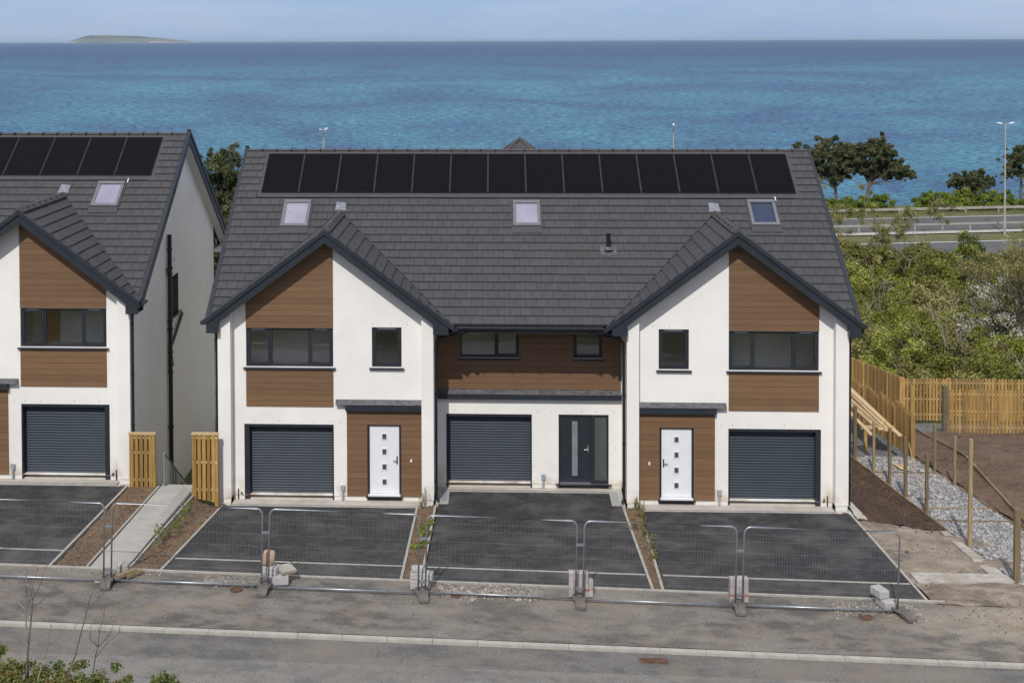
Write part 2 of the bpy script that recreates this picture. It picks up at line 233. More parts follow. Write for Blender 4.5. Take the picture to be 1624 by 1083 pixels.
# ------------------------------------------------------------------ helpers
class MB:
    """collects faces and builds ONE mesh object"""
    def __init__(s): s.v = []; s.f = []; s.r = []; s.m = []
    def face(s, pts, rnd=.5, mi=0):
        i = len(s.v); s.v += [tuple(p) for p in pts]; s.f.append(tuple(range(i, i + len(pts)))); s.r.append(rnd); s.m.append(mi)
    def hexa(s, b, t, rnd=None, mi=0):
        rnd = random.random() if rnd is None else rnd
        i = len(s.v); n = len(b); s.v += [tuple(p) for p in b] + [tuple(p) for p in t]
        fs = [tuple(i + k for k in reversed(range(n))), tuple(i + n + k for k in range(n))] + [(i + k, i + (k + 1) % n, i + n + (k + 1) % n, i + n + k) for k in range(n)]
        s.f += fs; s.r += [rnd] * len(fs); s.m += [mi] * len(fs)
    def box(s, x0, x1, y0, y1, z0, z1, rnd=None, mi=0):
        x0, x1 = sorted((x0, x1)); y0, y1 = sorted((y0, y1)); z0, z1 = sorted((z0, z1))
        s.hexa([(x0, y0, z0), (x1, y0, z0), (x1, y1, z0), (x0, y1, z0)], [(x0, y0, z1), (x1, y0, z1), (x1, y1, z1), (x0, y1, z1)], rnd, mi)
    def prism_y(s, poly, y0, y1, rnd=None, mi=0):     # poly in (x,z), extruded along y
        a = sum(poly[k][0] * poly[(k + 1) % len(poly)][1] - poly[(k + 1) % len(poly)][0] * poly[k][1] for k in range(len(poly)))
        if a < 0: poly = poly[::-1]
        y0, y1 = sorted((y0, y1))
        s.hexa([(x, y1, z) for x, z in poly], [(x, y0, z) for x, z in poly], rnd, mi)
    def prism_x(s, poly, x0, x1, rnd=None, mi=0):     # poly in (y,z)
        a = sum(poly[k][0] * poly[(k + 1) % len(poly)][1] - poly[(k + 1) % len(poly)][0] * poly[k][1] for k in range(len(poly)))
        if a < 0: poly = poly[::-1]
        x0, x1 = sorted((x0, x1))
        s.hexa([(x0, y, z) for y, z in poly], [(x1, y, z) for y, z in poly], rnd, mi)
    def tube(s, pts, r, n=6, r2=None, rnd=.5, caps=True, mi=0):
        pts = [Vector(p) for p in pts]; r2 = r if r2 is None else r2; rings = []
        d0 = (pts[1] - pts[0]).normalized(); up = Vector((0, 0, 1)) if abs(d0.z) < .9 else Vector((1, 0, 0))
        for k, p in enumerate(pts):
            d = (pts[min(k + 1, len(pts) - 1)] - pts[max(k - 1, 0)]).normalized()
            a = d.cross(up)
            if a.length < 1e-4: a = d.cross(Vector((0, 1, 0)))
            a.normalize(); b = a.cross(d); rr = r + (r2 - r) * k / (len(pts) - 1)
            i = len(s.v); s.v += [tuple(p + rr * (math.cos(t) * a + math.sin(t) * b)) for t in [2 * math.pi * q / n for q in range(n)]]; rings.append(i)
        for k in range(len(rings) - 1):
            for q in range(n):
                s.f.append((rings[k] + q, rings[k] + (q + 1) % n, rings[k + 1] + (q + 1) % n, rings[k + 1] + q)); s.r.append(rnd); s.m.append(mi)
        if caps:
            s.f.append(tuple(rings[0] + q for q in reversed(range(n)))); s.f.append(tuple(rings[-1] + q for q in range(n))); s.r += [rnd] * 2; s.m += [mi] * 2
    def build(s, name, m, parent=None, smooth=False, bevel=0):
        me = bpy.data.meshes.new(name); me.from_pydata(s.v, [], s.f)
        ms = m if isinstance(m, (list, tuple)) else [m]
        for q in ms: me.materials.append(q)
        if len(ms) > 1: me.polygons.foreach_set('material_index', s.m)
        a = me.attributes.new('rnd', 'FLOAT', 'FACE'); a.data.foreach_set('value', s.r)
        if bevel:
            bm = bmesh.new(); bm.from_mesh(me); bmesh.ops.recalc_face_normals(bm, faces=bm.faces)
            bmesh.ops.bevel(bm, geom=bm.edges[:], offset=bevel, segments=2, affect='EDGES', profile=.6); bm.to_mesh(me); bm.free()
        if smooth: me.polygons.foreach_set('use_smooth', [True] * len(me.polygons))
        me.update(); o = bpy.data.objects.new(name, me); COL.objects.link(o); o.parent = parent
        return o
def tag(o, label=None, cat=None, group=None, kind=None):
    if label: o['label'] = label
    if cat: o['category'] = cat
    if group: o['group'] = group
    if kind: o['kind'] = kind
    return o
def empty(name, loc=(0, 0, 0), label=None, cat=None, group=None):
    o = bpy.data.objects.new(name, None); COL.objects.link(o); o.location = loc; o.empty_display_size = .2
    return tag(o, label, cat, group)
def copy_tree(o, parent=None):
    c = o.copy(); COL.objects.link(c); c.parent = parent
    for ch in list(o.children): copy_tree(ch, c)
    return c
def clip(poly, a, b, c):                    # keep a*x+b*y<=c
    out = []
    for k in range(len(poly)):
        p, q = poly[k], poly[(k + 1) % len(poly)]; dp = a * p[0] + b * p[1] - c; dq = a * q[0] + b * q[1] - c
        if dp <= 0: out.append(p)
        if (dp < 0 < dq) or (dq < 0 < dp):
            t = dp / (dp - dq); out.append((p[0] + t * (q[0] - p[0]), p[1] + t * (q[1] - p[1])))
    return out

# ------------------------------------------------------------------ ground heights
def lerp(a, b, t): return a + (b - a) * t
def sst(a, b, x): t = min(1, max(0, (x - a) / (b - a))); return t * t * (3 - 2 * t)
def zE(x): return .554 - .024 * x
def hb(y, x=20):
    a = float(np.interp(y, [-5.3, 0, 8, 16, 21.5, 40, 85, 126, 131, 138], [.25, -.39, -1.3, -3.17, -4.3, -6, -8.5, -8.7, -10.5, -14]))
    if x < 14 and 8 < y < 20:
        b = float(np.interp(y, [8, 15, 20], [-1.3, -2.0, -4.0])); a = lerp(b, a, sst(13.2, 14.2, x))
    return a
def H(x, y):
    if y <= -6.5:
        p = zE(min(x, 12)) + .02 * (y + 6.5)
        if y < -9.0: p -= .055
        if y < -14.5: p = lerp(p, 4.4, min(1, (-14.5 - y) / 6.0)) if y > -20.5 else 4.4 + (-20.5 - y) * .35
        return p
    zf = .53 * (1 - sst(-9.5, -8.75, x)) if x < 8.6 else 0
    if x < 8.62:
        if y < -.6: return lerp(zf, zE(x), (y + .6) / -5.9)
        if y < 10.5:
            if -11.4 < x < -8.3: return lerp(zf, -1.3, min(1, max(0, (y + .1) / 2.2)))
            return zf - .01
        return hb(y) if y > 12 else lerp(-1.3 if -11.4 < x < -8.3 else zf, hb(12), (y - 10.5) / 1.5)
    # right-hand side
    base = lerp(zE(min(x, 12)), hb(-5.3), sst(-6.5, -5.3, y)) if y < -5.3 else hb(y, x)
    if y > -5.3 and x < 10.9:
        side = lerp(0, zE(8.6), min(1, max(0, (y + .6) / -5.9))) - .1
        if y > -.6: side = -.12 - .045 * y
        k = sst(8.62, 10.6, x); base = lerp(side, base, k) if y < 9 else base
    return base
def drape(name, quad, nu, nv, off, m, amp=0, label=None, kind='structure', hf=H, thick=0, nscale=1.5):
    """sheet over the ground: quad corners (x,y) a,b,c,d ; a-b along u, a-d along v"""
    a, b, c, d = [Vector((p[0], p[1])) for p in quad]; vs = []; fs = []
    for j in range(nv + 1):
        for i in range(nu + 1):
            u, v = i / nu, j / nv
            p = a.lerp(b, u).lerp(d.lerp(c, u), v); z = hf(p.x, p.y) + off
            if amp: z += amp * noise.noise(Vector((p.x * nscale, p.y * nscale, 0))) + amp * .6 * noise.noise(Vector((p.x * nscale * 4, p.y * nscale * 4, 3)))
            vs.append((p.x, p.y, z))
    for j in range(nv):
        for i in range(nu):
            k = j * (nu + 1) + i; fs.append((k, k + 1, k + nu + 2, k + nu + 1))
    n0 = len(vs)
    if thick:
        ring = [i for i in range(nu + 1)] + [j * (nu + 1) + nu for j in range(1, nv + 1)] + [nv * (nu + 1) + i for i in range(nu - 1, -1, -1)] + [j * (nu + 1) for j in range(nv - 1, 0, -1)]
        low = {}
        for q in ring: low[q] = len(vs); vs.append((vs[q][0], vs[q][1], vs[q][2] - thick))
        for k in range(len(ring)):
            q, r_ = ring[k], ring[(k + 1) % len(ring)]; fs.append((q, low[q], low[r_], r_))
    me = bpy.data.meshes.new(name); me.from_pydata(vs, [], fs); me.materials.append(m)
    at = me.attributes.new('rnd', 'FLOAT', 'FACE'); at.data.foreach_set('value', [.5] * len(fs)); me.update()
    o = bpy.data.objects.new(name, me); COL.objects.link(o); o['kind'] = kind
    if label: o['label'] = label
    return o
def frange(a, b, n): return [a + (b - a) * k / n for k in range(n + 1)]
def grid_mesh(name, xs, ys, hf, m):
    vs = [(x, y, hf(x, y)) for y in ys for x in xs]; nx = len(xs)
    fs = [(j * nx + i, j * nx + i + 1, (j + 1) * nx + i + 1, (j + 1) * nx + i) for j in range(len(ys) - 1) for i in range(nx - 1)]
    me = bpy.data.meshes.new(name); me.from_pydata(vs, [], fs); me.materials.append(m); me.update()
    o = bpy.data.objects.new(name, me); COL.objects.link(o); o['kind'] = 'structure'; return o
# base terrain, a few cm below the sheets laid on it
xs = frange(-160, -20, 14) + frange(-19, -11.2, 8) + frange(-11, -8.5, 10) + frange(-8, 8, 8) + frange(8.5, 14, 22) + frange(15, 40, 20) + frange(45, 260, 22)
ys = frange(-60, -22, 6) + frange(-21, -14, 8) + [-13, -11, -9.2, -8.99, -8, -7, -6.6, -6.5] + frange(-6.3, -.7, 14) + frange(-.5, 2, 10) + frange(2.5, 12, 14) + frange(13, 24, 12) + frange(27, 85, 12) + frange(90, 138, 20)
grid_mesh('ground', xs, ys, lambda x, y: H(x, y) - (.07 if y < 12 else 0) - (.5 if (abs(x) < 8.4 and 0 < y < 10) else 0), M['earth'])

# sea and far island
sea = MB(); sy = [131, 200, 400, 1000, 3000, 10000, 30000, 70000]
for a, b in zip(sy[:-1], sy[1:]):
    for q in range(-8, 8):
        wa, wb = a * 1.2 / 8 + 30, b * 1.2 / 8 + 30
        sea.face([(q * wa, a, -12), ((q + 1) * wa, a, -12), ((q + 1) * wb, b, -12), (q * wb, b, -12)])
tag(sea.build('sea', M['sea']), kind='structure')
def island():
    vs = []; fs = []; nx, ny = 90, 14
    for j in range(ny + 1):
        for i in range(nx + 1):
            u, v = i / nx, j / ny
            prof = min(1, (u / .14)) ** .75 * (1 - sst(.25, 1.15, u) * .85) if u > 0 else 0
            prof = max(0, prof) * (1 - u ** 8)
            cross = math.sin(math.pi * v) ** .55
            z = -20 + (168 * prof * cross) + prof * cross * 16 * noise.noise(Vector((u * 22, v * 5, 1)))
            vs.append((-8830 + 2880 * u, 25000 + 1000 * v * (.5 + .5 * math.sin(math.pi * min(1, u * 1.02))), z))
    for j in range(ny):
        for i in range(nx):
            k = j * (nx + 1) + i; fs.append((k, k + 1, k + nx + 2, k + nx + 1))
    me = bpy.data.meshes.new('island'); me.from_pydata(vs, [], fs); me.materials.append(M['rock']); me.materials.append(M['shore'])
    for p in me.polygons:
        if sum(vs[q][2] for q in p.vertices) / 4 < 5: p.material_index = 1
    me.polygons.foreach_set('use_smooth', [True] * len(fs)); me.update()
    o = bpy.data.objects.new('island', me); COL.objects.link(o); tag(o, 'low green and grey island with pale cliffs on the horizon at left', 'island'); o['kind'] = 'structure'
island()

# ------------------------------------------------------------------ road, pavement, drives
def kline(name, x0, y0, x1, y1, wdt, h, m, n=1, seg=None, sink=.08, label=None):
    """a kerb or edging run as real blocks following the ground"""
    mb = MB(); d = Vector((x1 - x0, y1 - y0)); Ln = d.length; d.normalize(); nrm = Vector((-d.y, d.x)); seg = seg or Ln / n; k = 0; t = 0
    while t < Ln - 1e-3:
        t1 = min(Ln, t + seg); a = Vector((x0, y0)) + d * (t + .004); b = Vector((x0, y0)) + d * (t1 - .004)
        za, zb = H(a.x, a.y), H(b.x, b.y); pa, pb = a + nrm * wdt, b + nrm * wdt
        mb.hexa([(a.x, a.y, za - sink), (b.x, b.y, zb - sink), (pb.x, pb.y, zb - sink), (pa.x, pa.y, za - sink)],
                [(a.x, a.y, za + h), (b.x, b.y, zb + h), (pb.x, pb.y, zb + h), (pa.x, pa.y, za + h)]); t = t1
    o = mb.build(name, m); o['kind'] = 'structure'; return o
drape('pavement', [(-26, -8.935), (16, -8.935), (16, -6.5), (-26, -6.5)], 80, 8, 0, M['pave'], .004)
drape('road', [(-26, -14.4), (16, -14.4), (16, -9.1), (-26, -9.1)], 60, 6, -.0, M['road'], .004)
drape('road_strip', [(-26, -14.4), (16, -14.4), (16, -9.75), (-26, -10.3)], 60, 5, .005, M['road2'], .004)
kline('kerb', -26, -9.09, 16, -9.09, .13, .06, M['kerb'], seg=.915)
def wasteH(x, y):
    z = H(x, y); return z + .05 * max(0, math.sin((y + .4) * 3.2)) * sst(8.6, 9.4, x)
drape('waste_ground', [(8.64, -6.6), (13.2, -6.6), (10.88, -.75), (8.64, -.75)], 44, 50, .01, M['waste'], .05, hf=wasteH)
drape('verge_ground', [(13.2, -6.6), (30, -6.6), (30, -5.4), (13.2, -5.4)], 30, 12, .02, M['waste'], .06)
mb = MB()
def slabstrip(name, pts, z0, h, m):
    o = MB(); o.hexa([(x, y, H(x, y) - .05) for x, y in pts], [(x, y, H(x, y) + h) for x, y in pts]); o = o.build(name, m); o['kind'] = 'structure'; return o
slabstrip('concrete_ledge', [(8.75, -5.25), (10.9, -5.25), (10.9, -4.75), (8.75, -4.6)], 0, .07, M['oldconc'])
slabstrip('concrete_ledge', [(10.55, -4.75), (10.9, -5.2), (10.9, -1.0), (10.72, -1.0)], 0, .05, M['oldconc'])
# drives: each bay is a main panel, a cross edging and a lower strip
def drive(x0a, x0b, x1a, x1b, ytop):
    yc0 = -5.45
    f = lambda xa, xb, y: lerp(xa, xb, (y - ytop) / (-6.5 - ytop))
    drape('driveway', [(f(x0a, x0b, yc0), yc0), (f(x1a, x1b, yc0), yc0), (x1a, ytop), (x0a, ytop)], 16, 24, .012, M['drive'], .006)
    drape('driveway', [(x0b, -6.5), (x1b, -6.5), (f(x1a, x1b, yc0 - .05), yc0 - .05), (f(x0a, x0b, yc0 - .05), yc0 - .05)], 16, 6, .012, M['drive2'], .006)
    kline('edging', f(x0a, x0b, yc0) + .02, yc0 - .05, f(x1a, x1b, yc0) - .02, yc0 - .05, .05, .022, M['kerb'], seg=.9)
drive(-20, -20, -10.98, -11.0, -.62); drive(-8.35, -8.44, -3.1, -3.02, -.5); drive(-2.5, -2.54, 2.5, 2.52, .78); drive(2.98, 2.85, 8.5, 8.5, -.5)
for xa, ya, xb, yb in [(-11.0, -6.5, -10.98, -.62), (-8.46, -6.5, -8.38, -.6), (-3.08, -6.5, -3.1, -.3), (-2.57, -6.5, -2.55, -.3), (2.52, -6.5, 2.5, -.3), (2.8, -6.5, 2.93, -2.2), (8.5, -6.5, 8.5, -.55)]:
    kline('edging', xa, ya, xb, yb, -.06 if xa > 8 or xa == -3.08 or xa == 2.52 else .06, .03, M['kerb'], seg=.9)
kline('edging', -26, -6.5, 8.9, -6.5, .07, .03, M['kerb'], seg=.915)
drape('soil_bed', [(-10.92, -6.4), (-10.2, -6.4), (-10.13, -.6), (-10.92, -.6)], 14, 60, .01, M['soil2'], .05, nscale=3)
drape('soil_bed', [(-9.17, -6.4), (-8.5, -6.4), (-8.45, -.62), (-9.14, -.62)], 14, 60, .01, M['soil2'], .05, nscale=3)
drape('soil_bed', [(-3.01, -6.4), (-2.6, -6.4), (-2.6, -.3), (-3.03, -.3)], 8, 60, .01, M['soil2'], .05, nscale=3)
drape('soil_bed', [(2.58, -6.4), (2.84, -6.4), (2.96, -.3), (2.56, -.3)], 8, 60, .01, M['soil2'], .06, nscale=3)
drape('path', [(-10.1, -6.43), (-9.28, -6.43), (-9.25, -.6), (-10.06, -.6)], 4, 24, .03, M['slab'], thick=.1)
kline('edging', -10.2, -6.4, -10.14, -.6, -.05, .045, M['kerb'], seg=.9); kline('edging', -9.18, -6.4, -9.15, -.6, .05, .045, M['kerb'], seg=.9)
# apron and channel in front of the doors
def apron(name, x0, x1, y0, y1, z0, z1, m):
    b = MB(); b.box(x0, x1, y0, y1, z0, z1); o = b.build(name, m); o['kind'] = 'structure'; return o
for ox, oz in ((0, 0), (-19.505, .532)):
    for s in (-1, 1):
        if ox and s < 0: continue
        apron('apron', ox + s * 2.99, ox + s * 8.17, -.36, .24, oz - .2, oz + .005, M['conc'])
        apron('drain_channel', ox + s * 3.0, ox + s * 8.18, -.42, -.365, oz - .2, oz + .0, M['bluechan'])
        apron('apron', ox + s * 3.0, ox + s * 8.18, -.49, -.424, oz - .2, oz + .012, M['kerb'])
        apron('apron', ox + s * 8.2, ox + s * 8.6, -.62, -.28, oz - .2, oz - .004, M['conc'])
    apron('apron', ox - 2.58, ox + 2.58, .93, 1.4, oz - .2, oz + .006, M['conc'])
    apron('drain_channel', ox - 2.3, ox + 2.3, .86, .925, oz - .2, oz + .002, M['bluechan'])
    apron('apron', ox - 2.3, ox + 2.3, .79, .855, oz - .2, oz + .014, M['kerb'])
    for s in (-1, 1):
        apron('drain_channel', ox + s * 2.3, ox + s * 2.44, .0, .925, oz - .2, oz + .01, M['bluegrey'])
        apron('apron', ox + s * 2.445, ox + s * 2.6, -.1, .925, oz - .2, oz + .006, M['conc'])
        apron('apron', ox + s * 2.235, ox + s * 2.296, -.16, .78, oz - .2, oz + .016, M['kerb'])
        apron('apron', ox + s * 2.3, ox + s * 2.55, -.16, -.004, oz - .2, oz + .012, M['kerb'])

# ------------------------------------------------------------------ the terrace
A_, YEV, ZEV, YR, ZR, G_, ZG, YB, INN = 8.86, -.263, 5.079, 5.364, 9.277, 5.56, 7.54, -.46, 2.06
SL = (ZR - ZEV) / (YR - YEV); CS = 1 / math.sqrt(1 + SL * SL)
SG = .747; CG = 1 / math.sqrt(1 + SG * SG)
def roof_plane(mb, W, Ln, tomap, clips=(), gauge=.305, tw=.3, th=.04, holes=(), skip=None, under=True):
    """broken-bond concrete tiles as real laps. (u,v): u along the eave, v up the slope"""
    rows = int(math.ceil(Ln / gauge))
    for r_ in range(rows):
        v0, v1 = r_ * gauge, min(Ln, (r_ + 1) * gauge); off = (tw / 2 if r_ % 2 else 0); k = 0; u = -off
        while u < W:
            rt = random.random()
            for h_ in (0,):
                a0 = max(0, u + .004); a1 = min(W, u + tw - .004)
                if a1 - a0 < .02: continue
                poly = [(a0, v0), (a1, v0), (a1, v1), (a0, v1)]
                for c in clips:
                    poly = clip(poly, *c)
                    if len(poly) < 3: break
                if len(poly) < 3: continue
                cu = sum(p[0] for p in poly) / len(poly)
                if any(h0 < cu < h1 and g0 < (v0 + v1) / 2 < g1 for h0, h1, g0, g1 in holes): continue
                if skip and skip(cu, (v0 + v1) / 2): continue
                if not under: mb.face([tomap(max(0, u - .01), v0 - .01, -.004), tomap(min(W, u + tw + .01), v0 - .01, -.004), tomap(min(W, u + tw + .01), v1 + .01, -.004), tomap(max(0, u - .01), v1 + .01, -.004)], .3)
                jit = random.uniform(0, .004)
                top = [tomap(p[0], p[1], th + jit - (p[1] - v0) / gauge * (th - .006)) for p in poly]; bot = [tomap(p[0], p[1], 0) for p in poly]
                mb.hexa(bot, top, rt)
            u += tw
    # under sheet
    if not under: return
    poly = [(0, 0), (W, 0), (W, Ln), (0, Ln)]
    for c in clips: poly = clip(poly, *c)
    mb.hexa([tomap(p[0], p[1], -.05) for p in poly], [tomap(p[0], p[1], .0) for p in poly], .3)
def wall_grid(mb, x0, x1, z0, top, ops, y, rev, ridge=None, inner=True):
    """front wall at y with openings (x0,x1,z0,z1); top(x) gives roof line made of straight pieces with break at ridge"""
    X = sorted({x0, x1, *([ridge] if ridge is not None else []), *[o[0] for o in ops], *[o[1] for o in ops]}); X = [v for v in X if x0 <= v <= x1]
    Z = sorted({z0, *[o[2] for o in ops], *[o[3] for o in ops]}) + [99]
    for i in range(len(X) - 1):
        for j in range(len(Z) - 1):
            xa, xb, za, zb = X[i], X[i + 1], Z[j], Z[j + 1]; cx, cz = (xa + xb) / 2, (za + zb) / 2
            if any(o[0] < cx < o[1] and o[2] < cz < o[3] for o in ops): continue
            ta, tb = top(xa + 1e-5), top(xb - 1e-5); m_ = (tb - ta) / (xb - xa)
            poly = clip([(xa, za), (xb, za), (xb, zb), (xa, zb)], -m_, 1, ta - m_ * xa)
            if len(poly) >= 3: mb.face([(p[0], y, p[1]) for p in poly])
    for o in ops:
        a, b, c, d = o[:4]; r_ = o[4] if len(o) > 4 else rev
        mb.face([(a, y, c), (a, y + r_, c), (a, y + r_, d), (a, y, d)]); mb.face([(b, y, c), (b, y, d), (b, y + r_, d), (b, y + r_, c)])
        mb.face([(a, y, d), (a, y + r_, d), (b, y + r_, d), (b, y, d)]); mb.face([(a, y, c), (b, y, c), (b, y + r_, c), (a, y + r_, c)])
def cladding(x0, x1, z0, top, y, holes=(), th=.025, bh=.165, ridge=None, parent=None):
    mb = MB(); z = z0
    while True:
        z1 = z + bh - .007
        segs = [(x0, x1)]
        if holes:
            segs = []; cur = x0
            for hx0, hx1, hz0, hz1 in sorted(holes):
                if z + bh / 2 > hz0 and z + bh / 2 < hz1:
                    segs.append((cur, hx0)); cur = hx1
            segs.append((cur, x1))
        any_ = False; rt = random.random()
        for a, b in segs:
            zz = z1
            for h in holes:
                if h[0] < (a + b) / 2 < h[1] or (a < h[0] and b > h[1]):
                    pass
            poly = [(a, z), (b, z), (b, z1), (a, z1)]
            if ridge is None: poly = clip(poly, 0, 1, top(0))
            else:
                t0 = top(ridge); poly = clip(poly, SG, 1, t0 + SG * ridge); poly = clip(poly, -SG, 1, t0 - SG * ridge) if len(poly) > 2 else poly
            if len(poly) >= 3 and abs(max(p[1] for p in poly) - min(p[1] for p in poly)) > .01: mb.prism_y(poly, y - th, y - .004, rt); any_ = True
        z += bh
        if z > 9 or (not any_ and z > z0 + bh) or (ridge is None and z >= top(0) - .01): break
    mb.prism_y([(x0 + .002, z0 + .002), (x1 - .002, z0 + .002), (x1 - .002, min(top(x1), top(x0)) - .03), (x0 + .002, min(top(x1), top(x0)) - .03)], y - .008, y - .001, .1) if not holes else None
    return mb.build('timber_cladding', M['clad'], parent)
def window(parent, x0, x1, z0, z1, y, mulls=(), openers=(), sill=True, sz=.045, fw=.065, sill_ext=.07):
    mb = MB(); F = fw
    xs_ = [x0, *mulls, x1]
    mb.box(x0, x1, y, y + .07, z1 - F, z1); mb.box(x0, x1, y, y + .07, z0, z0 + F)
    mb.box(x0, x0 + F, y + .001, y + .07, z0 + F, z1 - F); mb.box(x1 - F, x1, y + .001, y + .07, z0 + F, z1 - F)
    for m_ in mulls: mb.box(m_ - F * .55, m_ + F * .55, y + .001, y + .07, z0 + F, z1 - F)
    for k in range(len(xs_) - 1):
        if k in openers:        # opening sash stands proud
            a = xs_[k] + (F * .7 if k == 0 else F * .3); b = xs_[k + 1] - (F * .7 if k == len(xs_) - 2 else F * .3); q = .055; zt, zb = z1 - F * .75, z0 + F * .6
            mb.box(a, b, y - .022, y - .001, zt - q, zt); mb.box(a, b, y - .022, y - .001, zb, zb + q); mb.box(a, a + q, y - .021, y - .001, zb + q, zt - q); mb.box(b - q, b, y - .021, y - .001, zb + q, zt - q)
    wn = mb.build('window', M['frame'], parent)
    p = MB(); p.face([(x0 + .02, y + .03, z0 + .02), (x1 - .02, y + .03, z0 + .02), (x1 - .02, y + .03, z1 - .02), (x0 + .02, y + .03, z1 - .02)]); p.build('pane', M['glass'], wn)
    t = MB(); t.box(x0 + .03, x1 - .03, y + .075, y + .3, z0 + .03, z0 + .06); t.build('window_board', M['whitepaint'], wn)
    for k in openers:
        t = MB(); a, b = xs_[k], xs_[k + 1]; t.box(a + .16, b - .16, y - .03, y - .023, z1 - F * .72, z1 - F * .72 + .016); t.build('trickle_vent', M['meter'], wn)
    if sill:
        s_ = MB(); s_.prism_x([(y + .05, z0 - .003), (y - .13, z0 - .02), (y - .135, z0 - .055), (y - .12, z0 - .055), (y - .115, z0 - .04), (y + .05, z0 - .03)], x0 - sill_ext, x1 + sill_ext); s_.build('sill', M['frame'], wn)
    return wn
def room(parent, x0, x1, y0, y1, z0, z1):
    b = MB(); P = [(x0, y0), (x1, y0), (x1, y1), (x0, y1)]
    b.face([(x0, y1, z0), (x1, y1, z0), (x1, y1, z1), (x0, y1, z1)]); b.face([(x0, y0, z0), (x0, y1, z0), (x0, y1, z1), (x0, y0, z1)]); b.face([(x1, y0, z0), (x1, y0, z1), (x1, y1, z1), (x1, y1, z0)])
    b.face([(x0, y0, z1), (x0, y1, z1), (x1, y1, z1), (x1, y0, z1)]); b.face([(x0, y0, z0), (x1, y0, z0), (x1, y1, z0), (x0, y1, z0)], mi=1)
    b.build('room_interior', [M['plaster'], M['floorin']], parent)
def garage(parent, x0, x1, z1, y, fl, fr):
    mb = MB(); n = 26; yd = y + .2; zb = .1; p = (z1 - .06 - zb) / n; prof = []
    for k in range(n):
        z = zb + k * p
        for q in range(5):
            t = q / 5; prof.append((yd - .011 * math.sin(math.pi * t) ** .8, z + p * t * .93))
        prof.append((yd + .004, z + p * .955)); prof.append((yd + .004, z + p * .99))
    a, b = x0 + fl, x1 - fr
    for k in range(len(prof) - 1):
        (ya, za), (yb_, zb_) = prof[k], prof[k + 1]; mb.face([(a, ya, za), (b, ya, za), (b, yb_, zb_), (a, yb_, zb_)])
    g = mb.build('garage_door', M['shutter'], parent, smooth=False)
    f = MB(); f.box(x0 + .001, a + .01, y + .012, yd + .06, .0, z1 - .004); f.box(b - .01, x1 - .001, y + .012, yd + .06, .0, z1 - .004); f.box(a, b, y + .02, yd + .07, z1 - .085, z1 - .002)
    f.build('door_frame', M['frame'], g)
    s_ = MB(); s_.prism_x([(y - .004, .004), (yd + .1, .09), (yd + .1, -.1), (y - .004, -.1)], a + .01, b - .01); s_.build('threshold', M['conc'], g)
    return g
